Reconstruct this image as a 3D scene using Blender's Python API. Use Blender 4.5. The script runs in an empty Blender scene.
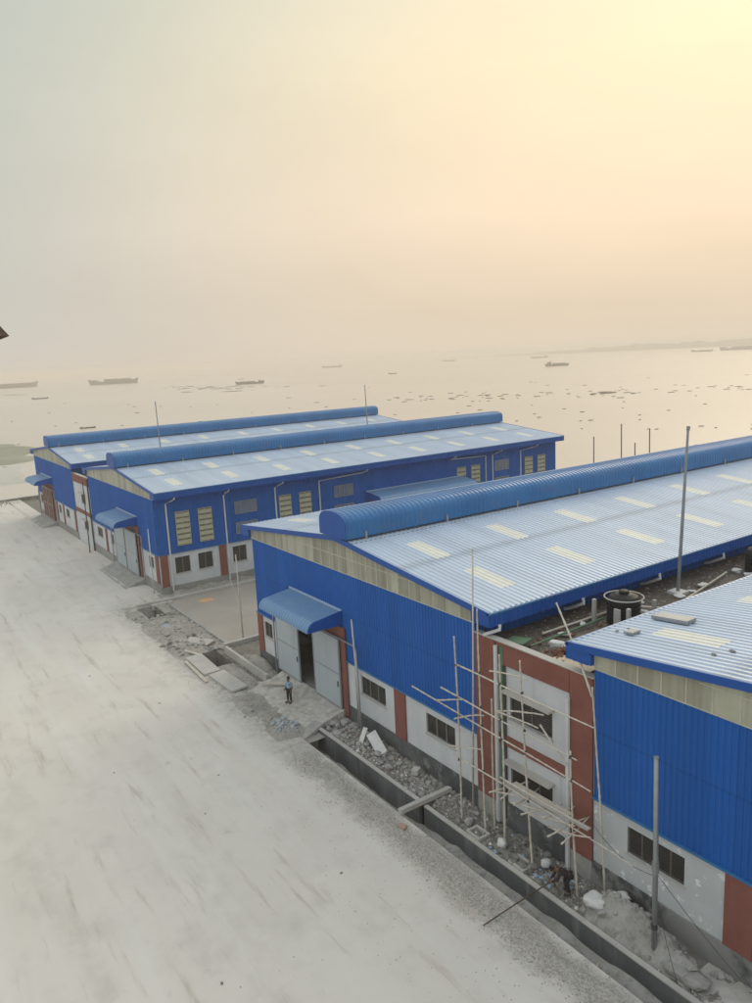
import bpy, math, random
from mathutils import Vector, Matrix, noise
R = math.radians
random.seed(7)
sc = bpy.context.scene
COL = sc.collection

# ------------------------------------------------------------------ camera
CAM = Vector((-4.272, -22.693, 22.0))
yaw, pit, rol = R(145.807), R(10.755), R(-2.771)
fwd = Vector((math.cos(yaw)*math.cos(pit), math.sin(yaw)*math.cos(pit), -math.sin(pit)))
rgt = fwd.cross(Vector((0, 0, 1))).normalized(); upv = rgt.cross(fwd)
r2 = math.cos(rol)*rgt + math.sin(rol)*upv
u2 = -math.sin(rol)*rgt + math.cos(rol)*upv
cd = bpy.data.cameras.new('camera'); cam = bpy.data.objects.new('camera', cd); COL.objects.link(cam)
m = Matrix((r2, u2, -fwd)).transposed().to_4x4(); m.translation = CAM
cam.matrix_world = m
cd.sensor_fit = 'HORIZONTAL'; cd.sensor_width = 36.0; cd.lens = 36.0*759.886/752.0
cd.clip_start = 0.1; cd.clip_end = 20000
sc.camera = cam

# ------------------------------------------------------------------ sky, sun, exposure
SUN_AZ, SUN_EL = R(114), R(27)
sund = Vector((math.cos(SUN_AZ)*math.cos(SUN_EL), math.sin(SUN_AZ)*math.cos(SUN_EL), math.sin(SUN_EL)))
w = bpy.data.worlds.new('World'); sc.world = w; w.use_nodes = True
nt = w.node_tree; nt.nodes.clear()
N = nt.nodes.new; L = nt.links.new
out = N('ShaderNodeOutputWorld'); bg = N('ShaderNodeBackground'); L(bg.outputs[0], out.inputs[0])
tc = N('ShaderNodeTexCoord')
sky = N('ShaderNodeTexSky'); sky.sky_type = 'NISHITA'; sky.sun_disc = False
sky.sun_elevation = SUN_EL; sky.sun_rotation = math.pi/2 - SUN_AZ
sky.air_density = 2.0; sky.dust_density = 8.0; sky.ozone_density = 1.0
nsc = N('ShaderNodeVectorMath'); nsc.operation = 'SCALE'; nsc.inputs['Scale'].default_value = 0.0015
L(sky.outputs[0], nsc.inputs[0])
sep = N('ShaderNodeSeparateXYZ'); L(tc.outputs['Generated'], sep.inputs[0])
def elev_ramp(stops):
    r_ = N('ShaderNodeValToRGB'); L(sep.outputs[2], r_.inputs[0]); c_ = r_.color_ramp
    c_.elements[0].position = stops[0][0]; c_.elements[0].color = (*stops[0][1], 1)
    c_.elements[1].position = stops[-1][0]; c_.elements[1].color = (*stops[-1][1], 1)
    for p, c in stops[1:-1]: c_.elements.new(p).color = (*c, 1)
    return r_.outputs[0]
ZEN = (0.76, 0.80, 0.81)
side = elev_ramp([(0.0, (0.465, 0.42, 0.365)), (0.04, (0.435, 0.415, 0.37)), (0.13, (0.425, 0.418, 0.375)), (0.5, (0.39, 0.43, 0.383)), (0.7, (0.56, 0.60, 0.585)), (1.0, ZEN)])            # hazy sky to the side of the sun
warm = elev_ramp([(0.0, (0.56, 0.47, 0.365)), (0.05, (0.575, 0.475, 0.355)), (0.16, (0.705, 0.565, 0.415)), (0.32, (0.76, 0.635, 0.43)), (0.5, (0.74, 0.665, 0.49)), (0.7, (0.66, 0.66, 0.59)), (1.0, ZEN)])
cold = elev_ramp([(0.0, (0.45, 0.46, 0.455)), (0.5, (0.52, 0.57, 0.585)), (1.0, ZEN)])                                            # opposite the sun
dt = N('ShaderNodeVectorMath'); dt.operation = 'DOT_PRODUCT'
L(tc.outputs['Generated'], dt.inputs[0]); dt.inputs[1].default_value = (math.cos(SUN_AZ), math.sin(SUN_AZ), 0)
def span(lo, hi):
    q = N('ShaderNodeMapRange'); q.interpolation_type = 'SMOOTHSTEP'; q.inputs[1].default_value = lo; q.inputs[2].default_value = hi
    L(dt.outputs['Value'], q.inputs[0]); return q.outputs[0]
def wmix(f, x, y):
    q = N('ShaderNodeMix'); q.data_type = 'RGBA'; L(f, q.inputs[0]); L(x, q.inputs[6]); L(y, q.inputs[7]); return q.outputs[2]
hazy = wmix(span(0.48, 1.0), wmix(span(0.35, -0.7), side, cold), warm)
cl = N('ShaderNodeTexNoise'); cl.inputs['Scale'].default_value = 2.2; cl.inputs['Detail'].default_value = 5; cl.inputs['Roughness'].default_value = 0.55
cmp_ = N('ShaderNodeMapping'); cmp_.inputs['Scale'].default_value = (1, 1, 3.5); L(tc.outputs['Generated'], cmp_.inputs[0]); L(cmp_.outputs[0], cl.inputs['Vector'])
cmr = N('ShaderNodeMapRange'); L(cl.outputs['Fac'], cmr.inputs[0]); cmr.inputs[1].default_value = 0.25; cmr.inputs[2].default_value = 0.75; cmr.inputs[3].default_value = 0.955; cmr.inputs[4].default_value = 1.045
hs_ = N('ShaderNodeVectorMath'); hs_.operation = 'SCALE'; L(hazy, hs_.inputs[0]); L(cmr.outputs[0], hs_.inputs['Scale']); hazy = hs_.outputs[0]      # faint unevenness of the haze
a2 = N('ShaderNodeVectorMath'); a2.operation = 'ADD'; L(hazy, a2.inputs[0]); L(nsc.outputs[0], a2.inputs[1])
L(a2.outputs[0], bg.inputs[0]); bg.inputs[1].default_value = 1.0
sl = bpy.data.lights.new('sun', 'SUN'); sl.energy = 0.6; sl.angle = R(30); sl.color = (1.0, 0.86, 0.66)
so = bpy.data.objects.new('sun', sl); COL.objects.link(so)
so.rotation_euler = (-sund).to_track_quat('-Z', 'Y').to_euler(); so.location = (0, 0, 60)
sc.view_settings.view_transform = 'Standard'; sc.view_settings.look = 'None'
sc.view_settings.exposure = 0.48; sc.view_settings.gamma = 1.0; sc.view_settings.use_curve_mapping = False
sc.cycles.volume_bounces = 1
sc.cycles.max_bounces = 8; sc.cycles.diffuse_bounces = 3; sc.cycles.glossy_bounces = 3; sc.cycles.transmission_bounces = 4
sc.cycles.use_denoising = True

# ------------------------------------------------------------------ materials
MATS = {}
def mat(name, c, c2=None, rough=0.8, scale=1.5, detail=6, bump=0.0, bscale=30, metal=0.0, streak=None, stretch=(1, 1, 1),
        spots=None, spec=0.5, wav=None, scale2=None, c3=None, lo=0.35, hi=0.65, vary=0):
    """procedural surface: two tones mixed by noise, optional second noise layer, streaks, spots and relief"""
    if name in MATS: return MATS[name]
    mt = bpy.data.materials.new(name); mt.use_nodes = True; t = mt.node_tree
    b = t.nodes['Principled BSDF']; b.inputs['Roughness'].default_value = rough; b.inputs['Metallic'].default_value = metal
    b.inputs['Specular IOR Level'].default_value = spec
    geo = t.nodes.new('ShaderNodeNewGeometry')
    mp = t.nodes.new('ShaderNodeMapping'); mp.inputs['Scale'].default_value = stretch
    t.links.new(geo.outputs['Position'], mp.inputs['Vector'])
    def nz(s, d=detail, vec=None, ro=0.6):
        n = t.nodes.new('ShaderNodeTexNoise'); n.inputs['Scale'].default_value = s; n.inputs['Detail'].default_value = d
        n.inputs['Roughness'].default_value = ro
        t.links.new(vec or mp.outputs[0], n.inputs['Vector']); return n.outputs['Fac']
    def rm(f, lo_, hi_):
        q = t.nodes.new('ShaderNodeMapRange'); q.inputs[1].default_value = lo_; q.inputs[2].default_value = hi_
        t.links.new(f, q.inputs[0]); return q.outputs[0]
    def mix(f, a, bb):
        q = t.nodes.new('ShaderNodeMix'); q.data_type = 'RGBA'
        if isinstance(f, float): q.inputs[0].default_value = f
        else: t.links.new(f, q.inputs[0])
        for i, x in ((6, a), (7, bb)):
            if isinstance(x, tuple): q.inputs[i].default_value = (*x, 1)
            else: t.links.new(x, q.inputs[i])
        return q.outputs[2]
    if c2 is None: c2 = tuple(x*0.8 for x in c)
    col = mix(rm(nz(scale), lo, hi), c, c2)
    if c3 is not None: col = mix(rm(nz(scale2 or scale*5), 0.5, 0.75), col, c3)
    if streak is not None:
        mp2 = t.nodes.new('ShaderNodeMapping'); mp2.inputs['Scale'].default_value = streak[1]
        t.links.new(geo.outputs['Position'], mp2.inputs['Vector'])
        col = mix(rm(nz(streak[2], 4, mp2.outputs[0]), *streak[3]), col, streak[0])
    if spots is not None:
        col = mix(rm(nz(spots[1], 5, None, 0.7), spots[2], spots[3]), col, spots[0])
    if vary:
        oi = t.nodes.new('ShaderNodeObjectInfo'); hs = t.nodes.new('ShaderNodeHueSaturation')
        mr = t.nodes.new('ShaderNodeMapRange'); t.links.new(oi.outputs['Random'], mr.inputs[0]); mr.inputs[3].default_value = 1-vary; mr.inputs[4].default_value = 1+vary
        t.links.new(mr.outputs[0], hs.inputs['Value']); t.links.new(col, hs.inputs['Color']); col = hs.outputs[0]
    t.links.new(col, b.inputs['Base Color'])
    if bump > 0:
        bp = t.nodes.new('ShaderNodeBump'); bp.inputs['Strength'].default_value = bump; bp.inputs['Distance'].default_value = 0.05
        t.links.new(nz(bscale, 8), bp.inputs['Height']); t.links.new(bp.outputs[0], b.inputs['Normal'])
    MATS[name] = mt; return mt

blue = mat('blue_cladding', (0.010, 0.100, 0.385), (0.013, 0.112, 0.41), 0.5, 0.25, streak=((0.02, 0.11, 0.33), (1, 1, 0.06), 1.4, (0.55, 0.9)), spec=0.15, bump=0.35, bscale=0.9)
blue_trim = mat('blue_trim', (0.007, 0.075, 0.33), (0.010, 0.09, 0.36), 0.45, 0.8, spec=0.25)
blue_barrel = mat('blue_barrel', (0.020, 0.145, 0.37), (0.028, 0.165, 0.39), 0.28, 0.5, streak=((0.07, 0.15, 0.32), (1, 0.4, 1), 0.8, (0.5, 0.8)))
awnm = mat('awning_sheet', (0.13, 0.26, 0.46), (0.17, 0.30, 0.48), 0.30, 0.5, streak=((0.22, 0.31, 0.43), (0.4, 0.4, 1), 0.8, (0.5, 0.8)))  # blue sheet; sky reflection on the top is put into its paler base
roofm = mat('roof_sheet_paint', (0.455, 0.54, 0.67), (0.50, 0.575, 0.69), 0.34, 0.12, streak=((0.41, 0.475, 0.575), (0.1, 1.2, 1), 0.5, (0.5, 0.8)), spec=0.5, bump=0.22, bscale=0.7)
skyl = mat('skylight_sheet', (0.76, 0.745, 0.67), (0.68, 0.67, 0.61), 0.4, 0.9)
trans = mat('translucent_sheet', (0.335, 0.335, 0.25), (0.42, 0.415, 0.33), 0.35, 0.6, streak=((0.25, 0.24, 0.18), (2.2, 2.2, 0.15), 1.0, (0.42, 0.66)), vary=0.24)
batten = mat('pale_batten', (0.52, 0.51, 0.42), None, 0.5, 2)
white = mat('white_render', (0.60, 0.615, 0.63), (0.53, 0.545, 0.56), 0.85, 0.7, bump=0.15, bscale=20, streak=((0.35, 0.36, 0.36), (2, 2, 0.15), 1.0, (0.58, 0.9)))
white_patch = mat('white_render_patched', (0.51, 0.53, 0.54), (0.46, 0.48, 0.49), 0.85, 0.7, bump=0.15, bscale=20, spots=((0.74, 0.75, 0.75), 1.6, 0.57, 0.61))
red = mat('red_brown_paint', (0.20, 0.068, 0.050), (0.235, 0.088, 0.066), 0.85, 0.9, bump=0.1, bscale=15, streak=((0.24, 0.11, 0.09), (2, 2, 0.2), 1.2, (0.55, 0.85)))
plinthm = mat('black_damp_coat', (0.055, 0.06, 0.062), (0.13, 0.135, 0.135), 0.8, 0.5, bump=0.2, bscale=10, spots=((0.30, 0.30, 0.29), 0.8, 0.55, 0.7))
plinthc = mat('weathered_damp_coat', (0.20, 0.20, 0.195), (0.28, 0.275, 0.265), 0.85, 0.5, bump=0.2, bscale=10, spots=((0.075, 0.078, 0.08), 0.45, 0.52, 0.62))
plinthg = mat('grey_plinth', (0.24, 0.235, 0.22), (0.33, 0.32, 0.30), 0.9, 0.6, bump=0.2, bscale=10)
conc = mat('concrete', (0.40, 0.385, 0.36), (0.31, 0.30, 0.28), 0.9, 0.6, bump=0.25, bscale=12, c3=(0.25, 0.24, 0.22), scale2=2.5)
conc_l = mat('pale_concrete', (0.50, 0.475, 0.435), (0.42, 0.40, 0.37), 0.9, 0.8, bump=0.25, bscale=12)
drain_dark = mat('dark_drain_render', (0.075, 0.08, 0.083), (0.13, 0.135, 0.135), 0.75, 0.5, bump=0.25, bscale=8, streak=((0.24, 0.24, 0.235), (1.2, 1.2, 0.2), 1.0, (0.55, 0.8)))
glass = mat('dark_glass', (0.025, 0.026, 0.026), (0.045, 0.042, 0.036), 0.12, 1.2)
framem = mat('bronze_frame', (0.23, 0.21, 0.18), None, 0.5, 3)
grillem = mat('dark_bronze_grille', (0.075, 0.067, 0.058), None, 0.6, 3)
louvre = mat('cream_louvre', (0.46, 0.43, 0.30), (0.38, 0.36, 0.26), 0.5, 2)
alu = mat('grey_aluminium', (0.36, 0.38, 0.40), None, 0.4, 2, metal=0.3)
ribbon_g = mat('blue_grey_glass', (0.13, 0.17, 0.26), (0.18, 0.21, 0.28), 0.15, 1.0)
doorm = mat('door_sheet', (0.38, 0.43, 0.46), (0.43, 0.475, 0.50), 0.5, 0.5, streak=((0.32, 0.35, 0.36), (1.5, 1.5, 0.12), 1.0, (0.5, 0.8)))
door_brown = mat('brown_door_sheet', (0.14, 0.06, 0.045), (0.18, 0.085, 0.06), 0.7, 0.5)
pvc = mat('white_pipe', (0.66, 0.67, 0.67), (0.55, 0.56, 0.56), 0.45, 1.0)
galv = mat('galvanised', (0.33, 0.35, 0.36), (0.26, 0.27, 0.28), 0.45, 1.5, metal=0.5)
greenp = mat('green_sheet', (0.07, 0.17, 0.09), (0.12, 0.2, 0.12), 0.7, 1.5)
bamboo = mat('bamboo', (0.60, 0.55, 0.47), (0.50, 0.45, 0.38), 0.7, 1.2, c3=(0.36, 0.31, 0.25), scale2=5)
dark_steel = mat('dark_steel', (0.06, 0.055, 0.05), None, 0.6, 2)
rustm = mat('rust_steel', (0.14, 0.075, 0.045), (0.09, 0.05, 0.035), 0.85, 3)
roadm = mat('dusty_concrete_road', (0.645, 0.60, 0.545), (0.595, 0.55, 0.50), 0.9, 0.10, bump=0.25, bscale=5, c3=(0.53, 0.49, 0.445), scale2=0.5,
            streak=((0.66, 0.63, 0.585), (0.10, 0.9, 1), 0.55, (0.48, 0.75)), spots=((0.42, 0.385, 0.345), 0.9, 0.64, 0.80))
def sheets(mt_, axis, wd, amt, lap=None):
    # neighbouring sheets differ a little in tone; a thin dirty line marks each end lap
    t = mt_.node_tree; b = t.nodes['Principled BSDF']; src = b.inputs['Base Color'].links[0].from_socket
    geo = t.nodes.new('ShaderNodeNewGeometry'); sp_ = t.nodes.new('ShaderNodeSeparateXYZ'); t.links.new(geo.outputs['Position'], sp_.inputs[0])
    def M(op, a, b_):
        q = t.nodes.new('ShaderNodeMath'); q.operation = op
        for i, x in enumerate((a, b_)):
            if isinstance(x, (int, float)): q.inputs[i].default_value = x
            else: t.links.new(x, q.inputs[i])
        return q.outputs[0]
    u = M('ADD', sp_.outputs[0], sp_.outputs[1]) if axis == 'xy' else sp_.outputs[1]
    fl = M('FLOOR', M('DIVIDE', u, wd), 0)
    wn = t.nodes.new('ShaderNodeTexWhiteNoise'); wn.noise_dimensions = '1D'; t.links.new(fl, wn.inputs['W'])
    val = M('ADD', M('MULTIPLY', wn.outputs['Value'], 2*amt), 1-amt)
    if lap:
        for z in lap[1]:
            d = M('ABSOLUTE', M('SUBTRACT', sp_.outputs[lap[0]], z), 0); val = M('MULTIPLY', val, M('SUBTRACT', 1.0, M('MULTIPLY', M('LESS_THAN', d, 0.035), 0.22)))
    hs = t.nodes.new('ShaderNodeHueSaturation'); t.links.new(val, hs.inputs['Value']); t.links.new(src, hs.inputs['Color']); t.links.new(hs.outputs[0], b.inputs['Base Color'])
sheets(blue, 'xy', 1.0, 0.07, (2, (6.9,))); sheets(roofm, 'y', 1.02, 0.045, (2, (11.05,))); sheets(blue_barrel, 'y', 2.1, 0.05)
def shoulder(mt_):
    # worn gravelly margin along the drain and the lane mouth: the road surface itself changes there
    t = mt_.node_tree; b = t.nodes['Principled BSDF']; src = b.inputs['Base Color'].links[0].from_socket
    def M(op, a, b_=None, c=None):
        q = t.nodes.new('ShaderNodeMath'); q.operation = op; q.use_clamp = op == 'MULTIPLY'
        for i, x in enumerate((a, b_, c)):
            if x is None: continue
            if isinstance(x, (int, float)): q.inputs[i].default_value = x
            else: t.links.new(x, q.inputs[i])
        return q.outputs[0]
    def smooth(v, lo, hi):
        q = t.nodes.new('ShaderNodeMapRange'); q.interpolation_type = 'SMOOTHSTEP'; q.inputs[1].default_value = lo; q.inputs[2].default_value = hi; t.links.new(v, q.inputs[0]); return q.outputs[0]
    geo = t.nodes.new('ShaderNodeNewGeometry'); sp_ = t.nodes.new('ShaderNodeSeparateXYZ'); t.links.new(geo.outputs['Position'], sp_.inputs[0])
    def nz(s_, d_):
        n = t.nodes.new('ShaderNodeTexNoise'); n.inputs['Scale'].default_value = s_; n.inputs['Detail'].default_value = d_; n.inputs['Roughness'].default_value = 0.7
        t.links.new(geo.outputs['Position'], n.inputs['Vector']); return n.outputs['Fac']
    wob = M('MULTIPLY_ADD', nz(0.45, 8), 2.6, -1.3)
    yy = M('ADD', sp_.outputs[1], wob)
    m1 = M('MULTIPLY', smooth(yy, -5.7, -4.6), smooth(yy, -3.0, -3.9))
    m1 = M('MULTIPLY', m1, smooth(sp_.outputs[0], -44, -39))
    m2 = M('MULTIPLY', smooth(yy, -6.6, -4.4), M('MULTIPLY', smooth(sp_.outputs[0], -79, -73), smooth(sp_.outputs[0], -38, -43)))
    gr = t.nodes.new('ShaderNodeValToRGB'); t.links.new(nz(13.0, 5), gr.inputs[0])
    gr.color_ramp.elements[0].position = 0.36; gr.color_ramp.elements[0].color = (0.22, 0.20, 0.175, 1); gr.color_ramp.elements[1].position = 0.62; gr.color_ramp.elements[1].color = (0.48, 0.45, 0.405, 1)
    rb = t.nodes.new('ShaderNodeValToRGB'); t.links.new(nz(2.2, 8), rb.inputs[0])
    rb.color_ramp.elements[0].position = 0.34; rb.color_ramp.elements[0].color = (0.29, 0.265, 0.235, 1); rb.color_ramp.elements[1].position = 0.6; rb.color_ramp.elements[1].color = (0.53, 0.50, 0.46, 1)
    for m_, r_ in ((m1, gr), (m2, rb)):
        q = t.nodes.new('ShaderNodeMix'); q.data_type = 'RGBA'; t.links.new(M('MULTIPLY', m_, 0.9), q.inputs[0]); t.links.new(src, q.inputs[6]); t.links.new(r_.outputs[0], q.inputs[7]); src = q.outputs[2]
    # long dusty wheel tracks
    tk = t.nodes.new('ShaderNodeMapping'); tk.inputs['Scale'].default_value = (0.03, 0.45, 1); tk.inputs['Rotation'].default_value = (0, 0, R(3)); t.links.new(geo.outputs['Position'], tk.inputs['Vector'])
    n = t.nodes.new('ShaderNodeTexNoise'); n.inputs['Scale'].default_value = 1.0; n.inputs['Detail'].default_value = 5; t.links.new(tk.outputs[0], n.inputs['Vector'])
    q = t.nodes.new('ShaderNodeMix'); q.data_type = 'RGBA'; t.links.new(M('MULTIPLY', smooth(n.outputs['Fac'], 0.46, 0.78), M('MULTIPLY', smooth(nz(0.35, 5), 0.40, 0.70), 0.6)), q.inputs[0]); t.links.new(src, q.inputs[6]); q.inputs[7].default_value = (0.40, 0.36, 0.315, 1)
    src = q.outputs[2]
    # thin broken scuff lines and patches of darker mud
    for (scl, rot, sd, lo, hi, colr, amt) in (((0.13, 1.25, 1), 2, 3.1, 0.55, 0.70, (0.42, 0.36, 0.305, 1), 0.7), ((0.16, 1.3, 1), 8, 8.7, 0.61, 0.74, (0.66, 0.63, 0.58, 1), 0.7), ((0.9, 1.6, 1), 0, 5.5, 0.66, 0.78, (0.36, 0.32, 0.28, 1), 0.65)):
        tk = t.nodes.new('ShaderNodeMapping'); tk.inputs['Scale'].default_value = scl; tk.inputs['Rotation'].default_value = (0, 0, R(rot)); tk.inputs['Location'].default_value = (sd, sd*2, 0); t.links.new(geo.outputs['Position'], tk.inputs['Vector'])
        n = t.nodes.new('ShaderNodeTexNoise'); n.inputs['Scale'].default_value = 1.0; n.inputs['Detail'].default_value = 8; n.inputs['Roughness'].default_value = 0.68; t.links.new(tk.outputs[0], n.inputs['Vector'])
        q = t.nodes.new('ShaderNodeMix'); q.data_type = 'RGBA'; t.links.new(M('MULTIPLY', smooth(n.outputs['Fac'], lo, hi), amt), q.inputs[0]); t.links.new(src, q.inputs[6]); q.inputs[7].default_value = colr; src = q.outputs[2]
    t.links.new(src, b.inputs['Base Color'])
shoulder(roadm)
gravelm = mat('gravel', (0.42, 0.395, 0.355), (0.33, 0.31, 0.28), 0.95, 0.9, bump=0.8, bscale=12, c3=(0.22, 0.205, 0.18), scale2=9)
dirt = mat('site_dirt', (0.22, 0.20, 0.175), (0.145, 0.13, 0.112), 0.95, 0.8, bump=0.7, bscale=9, c3=(0.30, 0.285, 0.26), scale2=4)
rubm = mat('pale_rubble_soil', (0.40, 0.375, 0.335), (0.29, 0.27, 0.24), 0.95, 0.7, bump=0.8, bscale=9, c3=(0.20, 0.18, 0.155), scale2=3.5)
sandm = mat('grey_sand', (0.38, 0.37, 0.345), (0.28, 0.265, 0.245), 0.95, 1.1, bump=0.6, bscale=14, c3=(0.17, 0.155, 0.135), scale2=3.0)
gapm = mat('wet_brown_concrete', (0.40, 0.36, 0.31), (0.33, 0.295, 0.255), 0.55, 0.25, bump=0.2, bscale=6, c3=(0.36, 0.33, 0.29), scale2=0.8)
orange = mat('orange_tone', (0.72, 0.36, 0.15), (0.55, 0.37, 0.23), 0.9, 2.0, bump=0.3)
roofdirt = mat('roof_mud', (0.115, 0.092, 0.075), (0.075, 0.062, 0.053), 0.85, 0.7, bump=0.5, bscale=8, c3=(0.2, 0.175, 0.15), scale2=3)
rockm = mat('broken_concrete', (0.40, 0.385, 0.36), (0.27, 0.26, 0.24), 0.9, 2.5, bump=0.4, bscale=12)
rockd = mat('dark_stone', (0.17, 0.16, 0.145), (0.25, 0.235, 0.21), 0.9, 2.5, bump=0.4, bscale=12)
sackm = mat('white_sack', (0.68, 0.67, 0.65), (0.55, 0.54, 0.53), 0.75, 2.0, bump=0.3, bscale=9)
brickm = mat('red_brick', (0.22, 0.085, 0.06), (0.16, 0.065, 0.05), 0.9, 3, bump=0.3)
tankm = mat('black_plastic', (0.011, 0.011, 0.012), (0.016, 0.016, 0.016), 0.5, 2, spec=0.25)
bluetrash = mat('pale_blue_plastic', (0.33, 0.43, 0.52), (0.24, 0.36, 0.5), 0.5, 3)
mudm = mat('mudflat', (0.60, 0.58, 0.54), (0.48, 0.46, 0.41), 0.6, 0.012, detail=8, c3=(0.27, 0.275, 0.21), scale2=0.025)
weedm = mat('grey_green_weeds', (0.14, 0.145, 0.09), (0.20, 0.19, 0.13), 0.9, 1.5)
hyac = mat('floating_weed', (0.10, 0.095, 0.065), (0.15, 0.13, 0.09), 0.9, 0.6)
shorem = mat('far_trees', (0.08, 0.09, 0.065), (0.12, 0.12, 0.09), 0.95, 0.02)
hullm = mat('hazed_hull_paint', (0.13, 0.115, 0.10), (0.18, 0.155, 0.135), 0.7, 0.1)  # grey-brown hull colour, lightened to carry the river haze in its tone
deckm = mat('cargo_deck', (0.20, 0.17, 0.14), (0.14, 0.12, 0.10), 0.9, 0.2)
cabinm = mat('cabin_paint', (0.42, 0.41, 0.39), None, 0.7, 0.2)
woodm = mat('weathered_board', (0.12, 0.072, 0.045), (0.055, 0.035, 0.025), 0.85, 5, bump=0.5, bscale=25)
skinm = mat('skin', (0.20, 0.105, 0.065), None, 0.6, 4)
hairm = mat('hair', (0.012, 0.01, 0.009), None, 0.6, 4)
shirt_b = mat('sky_blue_shirt', (0.26, 0.43, 0.55), (0.20, 0.36, 0.48), 0.85, 6)
black_c = mat('black_cloth', (0.014, 0.014, 0.016), (0.022, 0.021, 0.022), 0.9, 6)
brown_c = mat('dark_brown_cloth', (0.028, 0.018, 0.018), (0.04, 0.027, 0.024), 0.9, 6)

def water_mat(name, c, c2, rough, bs, strength, scale=0.004, stretch=(1, 1, 1)):
    mt = mat(name, c, c2, rough, scale, detail=8, stretch=stretch)
    t = mt.node_tree; b = t.nodes['Principled BSDF']; b.inputs['IOR'].default_value = 1.33
    geo = t.nodes.new('ShaderNodeNewGeometry'); n = t.nodes.new('ShaderNodeTexNoise')
    n.inputs['Scale'].default_value = bs; n.inputs['Detail'].default_value = 4
    t.links.new(geo.outputs['Position'], n.inputs['Vector'])
    bp = t.nodes.new('ShaderNodeBump'); bp.inputs['Strength'].default_value = strength; bp.inputs['Distance'].default_value = 0.1
    t.links.new(n.outputs['Fac'], bp.inputs['Height']); t.links.new(bp.outputs[0], b.inputs['Normal'])
    return mt
riverm = water_mat('silty_river', (0.60, 0.53, 0.46), (0.54, 0.475, 0.41), 0.22, 0.5, 0.25)
drainw = water_mat('drain_water', (0.15, 0.165, 0.14), (0.26, 0.265, 0.24), 0.12, 1.5, 0.1, scale=0.8)

# ------------------------------------------------------------------ mesh helpers
class MB:
    def __init__(s): s.v = []; s.f = []; s.sm = False
    def add(s, vs, fs):
        k = len(s.v); s.v += [tuple(p) for p in vs]; s.f += [tuple(i+k for i in f) for f in fs]; return s
    def box(s, x0, x1, y0, y1, z0, z1):
        return s.add([(x0,y0,z0),(x1,y0,z0),(x1,y1,z0),(x0,y1,z0),(x0,y0,z1),(x1,y0,z1),(x1,y1,z1),(x0,y1,z1)],
                     [(3,2,1,0),(4,5,6,7),(0,1,5,4),(1,2,6,5),(2,3,7,6),(3,0,4,7)])
    def obox(s, c, ax, ay, az):
        c = Vector(c); ax = Vector(ax); ay = Vector(ay); az = Vector(az)
        return s.add([c-ax-ay-az, c+ax-ay-az, c+ax+ay-az, c-ax+ay-az, c-ax-ay+az, c+ax-ay+az, c+ax+ay+az, c-ax+ay+az],
                     [(3,2,1,0),(4,5,6,7),(0,1,5,4),(1,2,6,5),(2,3,7,6),(3,0,4,7)])
    def tube(s, pts, rad, n=8, cap=True):
        pts = [Vector(p) for p in pts]
        if not isinstance(rad, (list, tuple)): rad = [rad]*len(pts)
        k = len(s.v); ref = None
        for i, p in enumerate(pts):
            d = (pts[min(i+1, len(pts)-1)] - pts[max(i-1, 0)]).normalized()
            if ref is None or abs(ref.dot(d)) > 0.95: ref = Vector((0, 0, 1)) if abs(d.z) < 0.9 else Vector((1, 0, 0))
            a = d.cross(ref).normalized(); b = d.cross(a)
            for j in range(n):
                t = 2*math.pi*j/n; s.v.append(tuple(p + rad[i]*(math.cos(t)*a + math.sin(t)*b)))
        for i in range(len(pts)-1):
            for j in range(n):
                s.f.append((k+i*n+j, k+i*n+(j+1)%n, k+(i+1)*n+(j+1)%n, k+(i+1)*n+j))
        if cap:
            s.f.append(tuple(k+j for j in reversed(range(n)))); s.f.append(tuple(k+(len(pts)-1)*n+j for j in range(n)))
        return s
    def lathe(s, c, prof, n=24):
        k = len(s.v)
        for r, z in prof:
            for j in range(n):
                t = 2*math.pi*j/n; s.v.append((c[0]+r*math.cos(t), c[1]+r*math.sin(t), c[2]+z))
        for i in range(len(prof)-1):
            for j in range(n): s.f.append((k+i*n+j, k+i*n+(j+1)%n, k+(i+1)*n+(j+1)%n, k+(i+1)*n+j))
        s.f.append(tuple(k+(len(prof)-1)*n+j for j in range(n))); s.f.append(tuple(k+j for j in reversed(range(n))))
        return s
    def build(s, name, mt, parent=None, smooth=False, kind=None):
        me = bpy.data.meshes.new(name); me.from_pydata(s.v, [], s.f); me.update()
        if smooth: me.polygons.foreach_set('use_smooth', [True]*len(me.polygons))
        me.materials.append(mt)
        o = bpy.data.objects.new(name, me); COL.objects.link(o)
        if parent is not None:
            o.parent = parent
            if parent.parent is None and parent.type == 'EMPTY': o.location = -Vector(parent.location)
        if kind: o['kind'] = kind
        return o
def tag(o, label, cat, group=None):
    o['label'] = label; o['category'] = cat
    if group: o['group'] = group
    return o
def thing(name, label, cat, loc=(0, 0, 0), group=None):
    o = bpy.data.objects.new(name, None); COL.objects.link(o); o.location = loc; o.empty_display_size = 0.3
    return tag(o, label, cat, group)
def struct(o): o['kind'] = 'structure'; return o

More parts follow.
